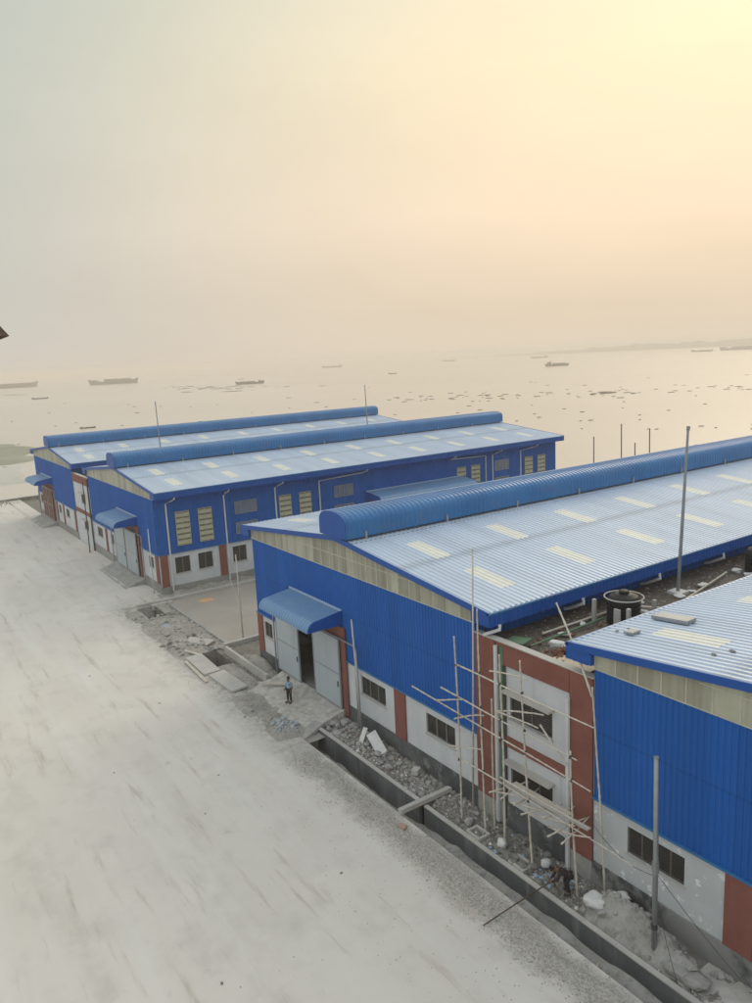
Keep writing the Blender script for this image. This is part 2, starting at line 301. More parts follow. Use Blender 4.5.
class Frame:
    """a wall's own axes: u along it, z up, d outwards"""
    def __init__(s, o, U, Nn): s.o = Vector(o); s.U = Vector(U); s.N = Vector(Nn); s.flip = s.U.cross(Vector((0,0,1))).dot(s.N) < 0
    def P(s, u, z, d=0): return s.o + s.U*u + s.N*d + Vector((0, 0, z))
    def box(s, mb, u0, u1, z0, z1, d0, d1):
        k = [s.P(u0,z0,d0), s.P(u1,z0,d0), s.P(u1,z0,d1), s.P(u0,z0,d1), s.P(u0,z1,d0), s.P(u1,z1,d0), s.P(u1,z1,d1), s.P(u0,z1,d1)]
        mb.add(k, [(3,2,1,0),(4,5,6,7),(0,1,5,4),(1,2,6,5),(2,3,7,6),(3,0,4,7)]); return mb
    def wall(s, mb, u0, u1, z0, z1, d0, d1, holes):
        """wall slab between depths d0 (inner) and d1 (outer) with rectangular openings and their reveals"""
        us = sorted({u0, u1, *[h[0] for h in holes], *[h[1] for h in holes]}); zs = sorted({z0, z1, *[h[2] for h in holes], *[h[3] for h in holes]})
        us = [u for u in us if u0 <= u <= u1]; zs = [z for z in zs if z0 <= z <= z1]
        for i in range(len(us)-1):
            for j in range(len(zs)-1):
                uc = (us[i]+us[i+1])/2; zc = (zs[j]+zs[j+1])/2
                if any(h[0] < uc < h[1] and h[2] < zc < h[3] for h in holes): continue
                for d in (d0, d1): mb.add([s.P(us[i],zs[j],d), s.P(us[i+1],zs[j],d), s.P(us[i+1],zs[j+1],d), s.P(us[i],zs[j+1],d)], [(0,1,2,3)])
        for (a, b, c, e) in list(holes) + [(u0, u1, z0, z1)]:
            q = [(a, c), (b, c), (b, e), (a, e)]
            for i in range(4):
                A = q[i]; B = q[(i+1) % 4]
                mb.add([s.P(*A, d0), s.P(*B, d0), s.P(*B, d1), s.P(*A, d1)], [(0,1,2,3)])
        return mb
    def ribbed(s, mb, u0, u1, z0, z1, d, pitch=0.25, h=0.035):
        prof = []; u = u0
        while u < u1 - 1e-6:
            for du, dd in ((0, 0), (0.40, 0), (0.52, h), (0.84, h), (0.96, 0)):
                if u+du*pitch < u1: prof.append((u+du*pitch, dd))
            u += pitch
        prof.append((u1, 0)); k = len(mb.v)
        for (uu, dd) in prof: mb.v += [tuple(s.P(uu, z0, d+dd)), tuple(s.P(uu, z1, d+dd))]
        for i in range(len(prof)-1): mb.f.append((k+2*i, k+2*i+2, k+2*i+3, k+2*i+1))
        return mb

# ------------------------------------------------------------------ setting: river, banks, site ground
WZ = -2.0
n_ = 24; RW = 5500
mb = MB(); mb.add([(RW*math.cos(2*math.pi*i/n_) - 4, RW*math.sin(2*math.pi*i/n_) - 20, WZ) for i in range(n_)], [tuple(range(n_))])
struct(mb.build('river', riverm))

def hfield(x0, x1, y0, y1, nx, ny, fz):
    mb = MB()
    for j in range(ny+1):
        for i in range(nx+1):
            x = x0+(x1-x0)*i/nx; y = y0+(y1-y0)*j/ny; mb.v.append((x, y, fz(x, y)))
    for j in range(ny):
        for i in range(nx):
            a = j*(nx+1)+i; mb.f.append((a, a+1, a+nx+2, a+nx+1))
    return mb
def fb(x, y, s, o=3, z=0.0):
    return noise.fractal(Vector((x*s, y*s, z)), 1.0, 2.0, o)
def edge(x, y, x0, x1, y0, y1, wd):
    return max(0.0, min(1.0, min(x-x0, x1-x, y-y0, y1-y)/wd))

# tidal mud bank beyond the far end of the site
def mudz(x, y):
    return WZ - 0.5 + 0.85*edge(x, y, -330, -158, -160, 38, 40) + 0.35*fb(x, y, 0.018, 5) - 0.25*max(0, min(1, (x+215)/25))
struct(hfield(-335, -156, -170, 45, 90, 90, mudz).build('mudflat', mudm, smooth=True))
def bankz(x, y):
    e_ = max(0, 1-((x+270)/46)**2-(min(0, y-2)/70)**2-(max(0, y-2)/(27+9*fb(x, 2, 0.05, 3)))**2)
    return WZ - 0.6 + 1.25*min(1, e_*2.2)**0.7 + 0.22*fb(x, y, 0.05, 4)
struct(hfield(-322, -218, -75, 44, 104, 100, bankz).build('mud_bank', mat('green_mud', (0.23, 0.235, 0.175), (0.31, 0.305, 0.24), 0.8, 0.06), smooth=True))
# wooded far bank across the river
sh = MB(); k = 0
P0 = Vector((-2900, 2350)); P1 = Vector((-300, 3500)); ns = 260
for i in range(ns+1):
    t = i/ns; p = P0.lerp(P1, t)
    fade = min(1, t*3.0)
    hgt = (6 + 17*fade + 9*fb(t*90, 1.3, 1.0, 4))*max(0.25, fade)
    nrm = Vector((P1-P0)).normalized(); nn = Vector((-nrm.y, nrm.x))
    for (o, hz) in ((-40, WZ-0.3), (-20, WZ+hgt*0.55), (0, WZ+hgt), (150, WZ+hgt*0.8), (260, WZ-0.3)):
        sh.v.append((p.x+nn.x*o, p.y+nn.y*o, hz))
for i in range(ns):
    for j in range(4): sh.f.append((i*5+j, (i+1)*5+j, (i+1)*5+j+1, i*5+j+1))
struct(sh.build('far_shore', shorem))

XE = -151.5    # end of the site
ROAD_Y = -3.4
mb = MB(); mb.box(XE, 60, -70, ROAD_Y, -2.8, 0.0); struct(mb.build('road', roadm))
g = MB()       # site ground under and between the sheds
g.box(XE, 60, -1.75, 72, -2.8, -0.04); struct(g.build('ground', dirt))
# strip over the roadside drain, left open where the drain shows
covers = [(XE, -73.2), (-69.6, -58.6), (-55.2, -41.9)]
for a, b in covers:
    struct(MB().box(a, b, ROAD_Y, -1.75, -2.8, -0.005 if a == XE else -0.03).build('ground', roadm if a == XE else rubm))
struct(MB().box(-73.2, 60, ROAD_Y, -1.75, -2.8, -1.55).build('drain_bed', sandm))
# water lying in the drain
struct(hfield(-28.5, 10, ROAD_Y+0.01, -2.25, 60, 4, lambda x, y: -0.98 + 0.0*x).build('drain_water', drainw))
def silt(x, y): return -1.50 + 0.42*max(0, min(1, (x+34)/5)) + 0.20*max(0, fb(x, y, 0.5, 3)) + 0.25*max(0, (y+2.75)/0.9 + 0.4*fb(x, 3, 0.8, 2)) + 0.14
struct(hfield(-41.8, 10, ROAD_Y+0.005, -2.2, 200, 10, silt).build('drain_silt', sandm, smooth=True))

# roadside drain walls
for (a, b, z0, z1, y0, y1, mt_, lab) in ((-41.9, -31.9, -2.0, 0.20, -2.22, -2.02, drain_dark, 'dark rendered drain wall between the shed apron and the concrete cross beam'),
                                   (-31.5, 12.0, -2.0, 0.16, -2.22, -2.02, drain_dark, 'dark rendered drain wall running from the cross beam past the scaffold'),
                                   (-57.4, -50.2, -2.0, 0.55, -1.45, -1.25, conc_l, 'pale thin concrete drain wall beside the dirt mound')):
    r = thing('drain_wall', lab, 'drain wall', ((a+b)/2, (y0+y1)/2, z0))
    MB().box(a, b, y0, y1, z0, z1-0.06).build('wall_face', mt_, r)
    cp = MB(); x = a; random.seed(int(-a))
    while x < b-0.05:
        x2 = min(b, x+random.uniform(1.6, 2.6)); dz = random.uniform(-0.012, 0.012)
        cp.box(x, x2-0.01, y0-0.012, y1+0.012, z1-0.06, z1+dz); x = x2
    cp.build('coping', conc_l, r)
tag(MB().obox((-31.7, -1.95, 0.28), (0.13, 0.02, 0), (-0.02, 1.6, -0.02), (0, 0.0, 0.11)).build('concrete_beam', conc_l), 'pale concrete beam laid across the roadside drain', 'beam')

# loose gravel along the road edge
def gz(x, y):
    w_ = max(0, 1-abs(y+4.45)/(1.0+0.35*fb(x, 0, 0.35, 3)+0.30*fb(x, y, 1.1, 4)))
    return -0.05 + 0.10*min(1, w_*1.6) + 0.04*fb(x, y, 2.2, 4)*min(1, w_*3)
struct(hfield(-41, 8, -5.9, -3.36, 380, 26, gz).build('gravel_shoulder', roadm, smooth=True))
# mud and rubble shoulder on the far stretch
def rz(x, y):
    e_ = edge(x, y, -75, -41.5, -5.2, -0.1, 0.9)
    a = 0.09*fb(x, y, 0.55, 4) + 0.05*fb(x, y, 2.4, 3)
    for (mx, my, mr, mh) in ((-64.5, -2.6, 2.6, 0.28), (-60.3, -3.6, 2.2, 0.2), (-66.5, -3.9, 2.0, 0.18), (-43.2, -3.5, 1.5, 0.25), (-47.5, -4.2, 2.2, 0.12), (-71, -4.4, 1.8, 0.1)):
        a += mh*math.exp(-((x-mx)**2+(y-my)**2)/mr**2*1.6)
    return -0.09 + e_*(0.085 + a)
def cut(mb, holes):
    mb.f = [f for f in mb.f if not any(h[0] < sum(mb.v[i][0] for i in f)/4 < h[1] and h[2] < sum(mb.v[i][1] for i in f)/4 < h[3] for h in holes)]; return mb
rg = cut(hfield(-76, -41, -5.4, 0.0, 320, 54, rz), [(-73.2, -69.6, -3.4, -1.75), (-58.6, -55.2, -3.4, -1.3), (-58.0, -50.2, -2.0, -0.3), (-50.1, -41.9, -2.7, 0)])
struct(rg.build('rubble_ground', rubm, smooth=True))
# soil heap behind the pale wall, dirt strip under the sheds
def mz(x, y): return -0.25 + 0.95*math.exp(-(((x+53.4)/2.2)**2+((y+0.45)/0.75)**2)) + 0.10*fb(x, y, 1.3, 4)
tag(hfield(-57.2, -50.25, -1.22, -0.1, 60, 12, mz).build('soil_heap', rubm, smooth=True), 'pale heap of soil against the shed corner behind thin wall', 'soil heap')
def sz(x, y):
    h = 0.02 + 0.14*fb(x, y, 0.7, 4) + 0.10*fb(x, y, 2.6, 4)
    h += 0.25*math.exp(-((x+38.5)/2.2)**2)*(0.6+0.4*fb(x, y, 1.5, 2))
    return h
struct(hfield(-41.9, 6, -2.01, -0.02, 640, 26, sz).build('dirt_strip', dirt, smooth=True))
def sm_(x, y):
    h = -0.3
    for (mx, my, rx, ry, mh) in ((-19.9, -1.1, 1.35, 0.75, 1.25), (-21.3, -1.15, 0.9, 0.7, 0.95), (-18.2, -1.25, 1.2, 0.6, 0.8)):
        h += mh*math.exp(-(((x-mx)/rx)**2+((y-my)/ry)**2))
    return h + 0.20*fb(x, y, 1.5, 4) + 0.10*abs(fb(x, y, 4.0, 3))
tag(hfield(-23.2, -15.6, -1.97, -0.05, 190, 48, sm_).build('sand_heap', sandm), 'lumpy grey sand heap beside the galvanised pole below the window', 'sand heap')

# door ramps
def ramp(x0, x1, y0, z0, z1, lab):
    nx, ny = 56, 26
    def fz(x, y):
        t = (y-y0)/(-0.10-y0); return z0+(z1-z0)*min(1, t*1.02) + (0.05*fb(x, y, 0.9, 4)+0.025*fb(x, y, 3.5, 3))*min(1, (1-t)*6+0.1) - 0.10*max(0, 0.25-t)*(1+2*fb(x, 5, 0.6, 3))
    mb = hfield(x0, x1, y0, -0.10, nx, ny, fz)
    for j in range(ny+1):
        for i in (0, nx):
            k = j*(nx+1)+i; v = mb.v[k]; mb.v[k] = (v[0]+0.18*fb(v[1], i, 1.3, 3), v[1], v[2])
    def skirt(ids):
        k = len(mb.v); mb.v += [(mb.v[i][0], mb.v[i][1], -0.7) for i in ids]
        for a_ in range(len(ids)-1): mb.f.append((ids[a_], k+a_, k+a_+1, ids[a_+1]))
    skirt([j*(nx+1) for j in range(ny+1)]); skirt([j*(nx+1)+nx for j in range(ny+1)]); skirt(list(range(nx+1)))
    return tag(mb.build('door_ramp', roadm if x0 > -60 else conc, None), lab, 'ramp')
ramp(-49.9, -41.92, -3.2, -0.02, 0.66, 'dusty concrete ramp rising to the open shed doors')
ramp(-90.5, -80.5, -2.2, 0.02, 0.66, 'concrete ramp before the closed grey doors of the far shed')
ramp(-129.0, -120.0, -2.2, 0.02, 0.66, 'concrete ramp before the brown shed door')
struct(MB().box(-150, -72.9, -2.0, -0.02, -0.4, 0.09).build('pavement', roadm))

# cross lane between the sheds
struct(MB().box(-73.3, -58.9, -0.25, 66, -0.5, 0.0).build('lane', gapm))
for (a, b, y0, y1, z, lab) in ((-73.75, -73.4, -3.2, 60, 0.28, 'pale concrete kerb between lane and rubble strip by far shed'), (-58.75, -58.4, -1.0, 60, 0.30, 'pale concrete kerb between lane and the blue shed with open doors')):
    r = thing('kerb', lab, 'kerb', ((a+b)/2, y0, 0))
    y = y0; sh_me = None
    while y < y1-0.1:
        if sh_me is None:
            o = MB().box(a, b, y, y+1.98, -0.3, z).build('kerb_block', conc_l, r); sh_me = o; base = Vector(o.location)
        else:
            o = sh_me.copy(); COL.objects.link(o); o.location = base + Vector((random.uniform(-.012, .012), y-y0, random.uniform(-.012, .012)))
        y += 2.0
tag(MB().box(-73.3, -58.8, -0.6, -0.32, -0.5, 0.10).build('lane_edge_beam', conc), 'grey concrete edge beam across the mouth of the lane', 'beam')
sp = MB(); nn = 26  # low orange patch of ragged outline on the lane
sp.v = [(-71.3, 2.7, 0.05)] + [(-71.3+(0.55+0.3*noise.noise(Vector((i*0.9, 0, 4))))*math.cos(2*math.pi*i/nn), 2.7+(0.75+0.4*noise.noise(Vector((i*0.7, 3, 1))))*math.sin(2*math.pi*i/nn), 0.004) for i in range(nn)]
sp.f = [(0, 1+i, 1+(i+1) % nn) for i in range(nn)]
tag(sp.build('orange_patch', orange, smooth=True), 'small orange patch on the lane', 'sand spill')
def rubz(x, y): return 0.02 + 0.28*fb(x, y, 0.9, 4) + 0.12
struct(hfield(-75.85, -73.75, -0.5, 57, 12, 220, rubz).build('rubble_strip', rubm, smooth=True))
# drain cover slabs
for i, (x, y, lx, ly, rz_, lab) in enumerate(((-56.2, -3.75, 2.0, 0.62, -2, 'long pale concrete slab covering drain beside the open pit'), (-52.1, -3.55, 1.9, 0.60, 2, 'pale concrete cover slab next to the dirt mound'),
                                       (-60.9, -2.2, 1.3, 0.5, 28, 'broken grey slab tilted on rubble at the lane mouth'))):
    c_, s_ = math.cos(R(rz_)), math.sin(R(rz_))
    tag(MB().obox((x, y, 0.10+0.02*i), (lx*c_, lx*s_, 0.02*i), (-ly*s_, ly*c_, 0.02), (0, 0, 0.07)).build('cover_slab', conc_l), lab, 'slab')
for (p, q, lab) in (((-57.6, -4.55, 0.12), (-53.0, -4.75, 0.10), 'weathered plank lying on the road beside the cover slabs'), ((-59.7, -3.9, 0.2), (-57.9, -3.2, 0.16), 'short plank bridging rubble by the cover slabs'),
                    ((-49.6, -2.35, 0.5), (-47.6, -0.9, 0.62), 'grey plank left on the ramp behind the standing person')):
    d = Vector(q)-Vector(p); s_ = Vector((-d.y, d.x, 0)).normalized()
    tag(MB().obox((Vector(p)+Vector(q))/2, d/2, s_*0.11, (0, 0, 0.03)).build('plank', bamboo), lab, 'plank')
# site boundary kerb with weeds at the river end
r = thing('boundary_kerb', 'low dark boundary kerb along the river end of the site', 'kerb', (XE, 0, 0))
for y in range(-64, 66, 4):
    MB().box(XE-0.3, XE+0.25, y, y+3.97, -2.6, 0.28+random.uniform(-.03, .03)).build('kerb_stone', conc, r)
wd = MB(); random.seed(3)
for i in range(2600):
    x = XE+0.5+abs(random.gauss(0, 2.2)); y = random.uniform(-30, 14); h = random.uniform(0.1, 0.45); a = random.uniform(0, 6.28); q = random.uniform(-.15, .15)
    dx, dy = 0.05*math.cos(a), 0.05*math.sin(a)
    wd.add([(x-dx, y-dy, -0.02), (x+dx, y+dy, -0.02), (x+q, y+q, h)], [(0, 1, 2)])
o = wd.build('weeds', weedm); o['kind'] = 'stuff'; o['label'] = 'thin grey green weeds along the site edge'; o['category'] = 'weeds'

# ------------------------------------------------------------------ sheds
HE, HR, OV = 10.306, 11.709, 1.26
WID = 24.0
def window_sliding(par, fr, u0, u1, z0, z1, d=-0.12, n=3, pane=glass, fm=framem, bars=0):
    f = MB(); t = 0.05
    fr.box(f, u0, u1, z0, z0+t, d-0.04, d+0.05); fr.box(f, u0, u1, z1-t, z1, d-0.04, d+0.05)
    fr.box(f, u0, u0+t, z0+t, z1-t, d-0.04, d+0.05); fr.box(f, u1-t, u1, z0+t, z1-t, d-0.04, d+0.05)
    for i in range(1, n):
        u = u0+(u1-u0)*i/n; fr.box(f, u-0.03, u+0.03, z0+t, z1-t, d-0.03, d+0.04)
    w_ = f.build('window', fm, par)
    for i in range(n):
        a = u0+(u1-u0)*i/n+0.03; b = u0+(u1-u0)*(i+1)/n-0.03; dd = -0.02*(i % 2)
        fr.box(MB(), a, b, z0+t, z1-t, d-0.015+dd, d+0.005+dd).build('pane', pane, w_)
    if bars:
        g_ = MB()
        for k in range(bars):
            z = z0+(z1-z0)*(k+0.5)/bars; fr.box(g_, u0+0.02, u1-0.02, z-0.010, z+0.010, d+0.07, d+0.085)
        g_.build('grille', grillem, w_)
    s = MB(); fr.box(s, u0-0.06, u1+0.06, z0-0.07, z0-0.002, -0.12, 0.06); s.build('sill', conc_l, w_)
    return w_
def window_louvre(par, fr, u0, u1, z0, z1, d=0.045, cols=2, rows=6):
    f = MB(); t = 0.06
    fr.box(f, u0, u1, z0, z0+t, d, d+0.10); fr.box(f, u0, u1, z1-t, z1, d, d+0.10)
    for u in (u0, (u0+u1)/2-t/2, u1-t): fr.box(f, u, u+t, z0+t, z1-t, d, d+0.10)
    w_ = f.build('window', louvre, par)
    fr.box(MB(), u0+0.02, u1-0.02, z0+0.02, z1-0.02, d-0.01, d+0.015).build('pane', framem, w_)
    for i in range(rows):
        z = z0+t+(z1-z0-2*t)*(i+0.1)/rows; h = (z1-z0)/rows*0.62
        s = MB(); k = []
        for (uu) in (u0+t, u1-t):
            for (zz, dd) in ((z, d+0.11), (z+h, d+0.035), (z+h+0.02, d+0.05), (z+0.02, d+0.125)): k.append(fr.P(uu, zz, dd))
        s.add(k, [(0,1,2,3),(7,6,5,4),(0,4,5,1),(1,5,6,2),(2,6,7,3),(3,7,4,0)]); s.build('slat', louvre, w_)
def window_ribbon(par, fr, u0, u1, z0, z1, d=0.045, n=4):
    f = MB(); t = 0.05
    fr.box(f, u0, u1, z0, z0+t, d, d+0.08); fr.box(f, u0, u1, z1-t, z1, d, d+0.08)
    for i in range(n+1):
        u = u0+(u1-u0-t)*i/n; fr.box(f, u, u+t, z0+t, z1-t, d, d+0.08)
    w_ = f.build('window', alu, par)
    for i in range(n):
        fr.box(MB(), u0+(u1-u0-t)*i/n+t, u0+(u1-u0-t)*(i+1)/n, z0+t, z1-t, d-0.01, d+0.03).build('pane', ribbon_g, w_)

def awning(par, fr, u0, u1, zt, proj_, name='awning'):
    """door canopy of ribbed sheet that rolls over at its front"""
    prof = []
    for i in range(5): t = i/4; prof.append((0.05+(proj_-0.5)*t, zt-0.28*t))
    for i in range(1, 7):
        a = math.pi/2*i/6*1.05; prof.append((proj_-0.5+0.5*math.sin(a), zt-0.28-0.5*(1-math.cos(a))-0.05*i/6))
    mb = MB(); us = []; u = u0
    while u < u1-1e-6:
        us += [(u, 0), (u+0.13, 0), (u+0.17, 0.045), (u+0.27, 0.045), (u+0.31, 0)]; u += 0.32
    us = [t for t in us if t[0] < u1]+[(u1, 0)]
    for (uu, h) in us:
        for i, (d, z) in enumerate(prof):
            a = prof[max(i-1, 0)]; b = prof[min(i+1, len(prof)-1)]; tx, tz = b[0]-a[0], b[1]-a[1]; ln = math.hypot(tx, tz)
            mb.v.append(tuple(fr.P(uu, z+h*tx/ln, d-h*tz/ln)))
    n = len(prof)
    for i in range(len(us)-1):
        for j in range(n-1): mb.f.append((i*n+j, (i+1)*n+j, (i+1)*n+j+1, i*n+j+1))
    a = mb.build(name, awnm, par)
    zb = prof[-1][1]
    for (ua, ub) in ((u0-0.05, u0), (u1, u1+0.05)):
        c = MB(); k = len(prof)
        vs = [fr.P(ua, z+0.04, d) for d, z in prof]+[fr.P(ua, zb, 0.05)]+[fr.P(ub, z+0.04, d) for d, z in prof]+[fr.P(ub, zb, 0.05)]
        mM = k+1
        c.add(vs, [tuple(range(mM)), tuple(reversed(range(mM, 2*mM)))]+[(i, (i+1) % mM, mM+(i+1) % mM, mM+i) for i in range(mM)])
        c.build('side_cheek', blue_trim, a)
    s = MB(); fr.box(s, u0, u1, zb, zb+0.06, 0.06, proj_-0.06); s.build('soffit', blue_trim, a)
    fl = MB(); fr.box(fl, u0-0.05, u1+0.05, zt+0.005, zt+0.10, 0.03, 0.14); fl.build('flashing', roofm, a)
    return a

def downpipe(par, pts, r=0.075, mt_=pvc, name='downpipe'): return MB().tube(pts, r, 8).build(name, mt_, par)

def shed(label, x0, Ln, door, fwins, pils, a_side=False, white_m=white, plinth=plinthm, door_m=doorm, leafs=(), group=None, door_c=None, strip_h=9.52, bars=0):
    x1 = x0+WID; xm = (x0+x1)/2
    root = thing('shed', label, 'shed', (xm, 0, 0), 'blue steel sheds by the river')
    F = Frame((x0, 0, 0), (1, 0, 0), (0, -1, 0)); RS = Frame((x1, 0, 0), (0, 1, 0), (1, 0, 0)); LS = Frame((x0, 0, 0), (0, 1, 0), (-1, 0, 0)); BK = Frame((x0, Ln, 0), (1, 0, 0), (0, 1, 0))
    zdoor = 0.66
    u0, u1 = door[0]-x0, door[1]-x0
    holes = [(u0, u1, 0.3, 5.2)]+[(a-x0, b-x0, c, d) for (a, b, c, d) in fwins]
    lw = MB(); F.wall(lw, 0.0, WID, 0.0, 4.0, -0.25, 0.0, [h for h in holes if h[3] < 4]+[(u0, u1, 0.0, 4.0)]); lw.build('lower_wall', white_m, root)
    floor = MB().box(x0+0.3, x1-0.3, 0.05, Ln-0.3, -0.03, 0.62).build('floor', conc, root)
    for (a, b) in ((-0.06, u0), (u1, WID+0.06)): F.box(MB(), a, b, -0.3, 1.08, 0.004, 0.07).build('plinth', plinth, root)
    for fr_, ln in ((RS, Ln), (LS, Ln)):
        swins = []
        if a_side or True:
            y = 1.6
            while y < ln-4:
                swins += [(y, y+1.55, 1.85, 3.5), (y+2.4, y+3.95, 1.85, 3.5)]; y += 6.15
        wl = MB(); fr_.wall(wl, 0.25, ln-0.25, 0.0, 4.0, -0.25, 0.0, swins); wl.build('lower_wall', white_m, root)
        p2 = MB(); fr_.box(p2, -0.06, ln, -0.3, 0.72, 0.004, 0.07); p2.build('plinth', plinthg, root)
        if (fr_ is RS and a_side):
            for h in swins[:12]: window_sliding(root, fr_, *h, n=2)
            y = 0.12
            while y < ln-1:
                pb = MB(); fr_.box(pb, y, y+0.75, 0.72, 3.93, 0.004, 0.10); pb.build('pilaster', red, root); y += 6.15
        else:
            for h in swins[:4]: window_sliding(root, fr_, *h, n=2)
        up = MB(); fr_.ribbed(up, 0, ln, 4.0, HE+0.05, 0.015); up.build('upper_wall', blue, root)
        fl = MB(); fr_.box(fl, -0.02, ln, 3.94, 4.02, 0.004, 0.13); fl.build('flashing', blue_barrel, root)
    bw = MB(); BK.wall(bw, 0, WID, 0, 9.5, -0.25, 0.0, []); bw.build('back_wall', blue, root)
    # front cladding with the door opening
    up = MB(); F.ribbed(up, 0, u0, 4.0, strip_h, 0.015); F.ribbed(up, u0, u1, 5.2, strip_h, 0.015); F.ribbed(up, u1, WID, 4.0, strip_h, 0.015); up.build('upper_wall', blue, root)
    for (a, b) in ((-0.02, u0), (u1, WID+0.02)):
        fl = MB(); F.box(fl, a, b, 3.93, 4.02, 0.004, 0.13); fl.build('flashing', blue_barrel, root)
    for (a, b) in pils:
        pb = MB(); F.box(pb, a-x0, b-x0, 1.08, 3.92, 0.004, 0.09); pb.build('pilaster', red, root)
    for h in holes[1:]: window_sliding(root, F, *h, n=(4 if bars else 3) if h[1]-h[0] > 1.7 else 2, bars=bars)
    # door surround, leaves, track
    ds = MB(); F.box(ds, u0-0.55, u0, 0.3, 5.2, 0.075, 0.15); F.box(ds, u1, u1+0.55, 0.3, 5.2, 0.075, 0.15); F.box(ds, u0-0.55, u1+0.55, 5.2, 6.05, 0.075, 0.15)
    dsu = ds.build('door_surround', red, root)
    for (a, b) in leafs:
        lf = MB(); F.box(lf, a-x0, b-x0, zdoor+0.02, 5.25, 0.22, 0.29)
        d_ = lf.build('door_leaf', door_m, root)
        k = MB()
        for uu in (a-x0, b-x0-0.08): F.box(k, uu, uu+0.08, zdoor+0.03, 5.24, 0.285, 0.315)
        for zz in (zdoor+0.04, 2.9, 5.16): F.box(k, a-x0+0.085, b-x0-0.085, zz, zz+0.07, 0.285, 0.31)
        k.build('leaf_frame', alu, d_)
        hd = MB(); F.box(hd, b-x0-0.28, b-x0-0.22, 2.1, 2.45, 0.315, 0.36); hd.build('handle', dark_steel, d_)
    tr = MB(); ta, tb = door_c or (u0-2.6, u1+1.9); tr.tube([F.P(ta, 5.35, 0.30), F.P(tb, 5.35, 0.30)], 0.05, 6); tr.tube([F.P(tb, 5.35, 0.30), F.P(tb, 0.2, 0.30)], 0.06, 6); tr.tube([F.P(ta, 5.35, 0.30), F.P(ta, 0.2, 0.30)], 0.06, 6)
    tr.build('door_track', galv, root)
    awning(root, F, u0-0.15, u1+0.2, 7.05, 2.45)
    # translucent gable panels under the roof slope
    slope = (HR-HE)/(WID/2+OV)
    rz_ = lambda u: HR - slope*abs(u-WID/2) - 0.06
    bk = MB(); bk.add([F.P(0.05, strip_h, 0.0), F.P(WID-0.05, strip_h, 0.0), F.P(WID-0.05, rz_(WID), 0.0), F.P(WID/2, rz_(WID/2), 0.0), F.P(0.05, rz_(0), 0.0)], [(0,1,2,3,4)])
    bk.build('gable_backing', framem, root)
    npan = 24
    for i in range(npan):
        a = WID*i/npan+0.03; b = WID*(i+1)/npan-0.03
        pn = MB(); vs = [F.P(a, strip_h+0.05, 0.02), F.P(b, strip_h+0.05, 0.02), F.P(b, rz_(b), 0.02), F.P(a, rz_(a), 0.02)]
        vs += [v+F.N*0.035 for v in vs]
        pn.add(vs, [(3,2,1,0),(4,5,6,7),(0,1,5,4),(1,2,6,5),(2,3,7,6),(3,0,4,7)]); pn.build('translucent_panel', trans, root)
    gb = MB()
    for i in range(npan+1):
        u = min(max(WID*i/npan, 0.03), WID-0.03); F.box(gb, u-0.03, u+0.03, strip_h, rz_(u), 0.02, 0.065)
    F.box(gb, 0.06, WID-0.06, strip_h+0.0, strip_h+0.05, 0.022, 0.07)
    F.box(gb, 4.5, WID-4.5, strip_h+0.95, strip_h+1.0, 0.056, 0.06)
    gb.build('glazing_bar', batten, root)
    # roof: two slopes of ribbed sheet
    for sgn in (-1, 1):
        mb = MB(); y = -0.25; prof = []; pitch = 0.34
        while y < Ln+0.25:
            for dy, h in ((0, 0), (0.16, 0), (0.20, 0.05), (0.28, 0.05), (0.32, 0)):
                if y+dy < Ln+0.25: prof.append((y+dy, h))
            y += pitch
        prof.append((Ln+0.25, 0))
        xe = xm+sgn*(WID/2+OV); nseg = 3
        for (yy, h) in prof:
            for k in range(nseg+1):
                t = k/nseg; mb.v.append((xm+(xe-xm)*t, yy, HR+(HE-HR)*t+h))
        for i in range(len(prof)-1):
            for k in range(nseg): a = i*(nseg+1)+k; mb.f.append((a, a+nseg+1, a+nseg+2, a+1) if sgn < 0 else (a, a+1, a+nseg+2, a+nseg+1))
        rs = mb.build('roof_sheet', roofm, root)
        y = 3.05; sk = None
        while y < Ln-2:
            for xr in (4.83, 9.83):
                s = MB(); xa, xb = xr-1.45, xr+1.45; k0 = round((y+0.25-0.51)/pitch)
                za = HR-slope*xa; zb = HR-slope*xb; pr = []
                for q_ in range(3):
                    for dy, h in ((0, 0), (0.16, 0), (0.20, 0.05), (0.28, 0.05), (0.32, 0)): pr.append((-0.25+(k0+q_)*pitch+dy, h+0.012))
                pr.append((-0.25+(k0+3)*pitch, 0.012))
                for (yy, h) in pr: s.v += [(xm+sgn*xa, yy, za+h), (xm+sgn*xb, yy, zb+h), (xm+sgn*xa, yy, za+h-0.01), (xm+sgn*xb, yy, zb+h-0.01)]
                for i in range(len(pr)-1):
                    for (a_, b_) in ((0, 1), (3, 2)): s.f.append((i*4+a_, i*4+b_, i*4+4+b_, i*4+4+a_))
                    s.f.append((i*4, i*4+4, i*4+6, i*4+2)); s.f.append((i*4+1, i*4+3, i*4+7, i*4+5))
                e_ = (len(pr)-1)*4; s.f += [(0, 2, 3, 1), (e_, e_+1, e_+3, e_+2)]
                s.build('skylight', skyl, rs)
            y += 6.15
        # deep blue eave fascia and gutter
        fr_ = Frame((xe, -0.28, 0), (0, 1, 0), (sgn, 0, 0)); fa = MB(); fr_.ribbed(fa, 0, Ln+0.56, HE-0.62, HE-0.05, 0.01, 0.30, 0.03)
        fr_.box(fa, 0, Ln+0.56, HE-0.62, HE-0.58, -1.1, 0.02); fa.build('eave_fascia', blue_trim, root)
        gu = MB(); fr_.box(gu, -0.02, Ln+0.58, HE-0.055, HE+0.03, -0.16, 0.05); gu.build('gutter', blue_barrel, root)
        # verge trim on the gable
        z0, z1 = HR-0.02, HE-0.02
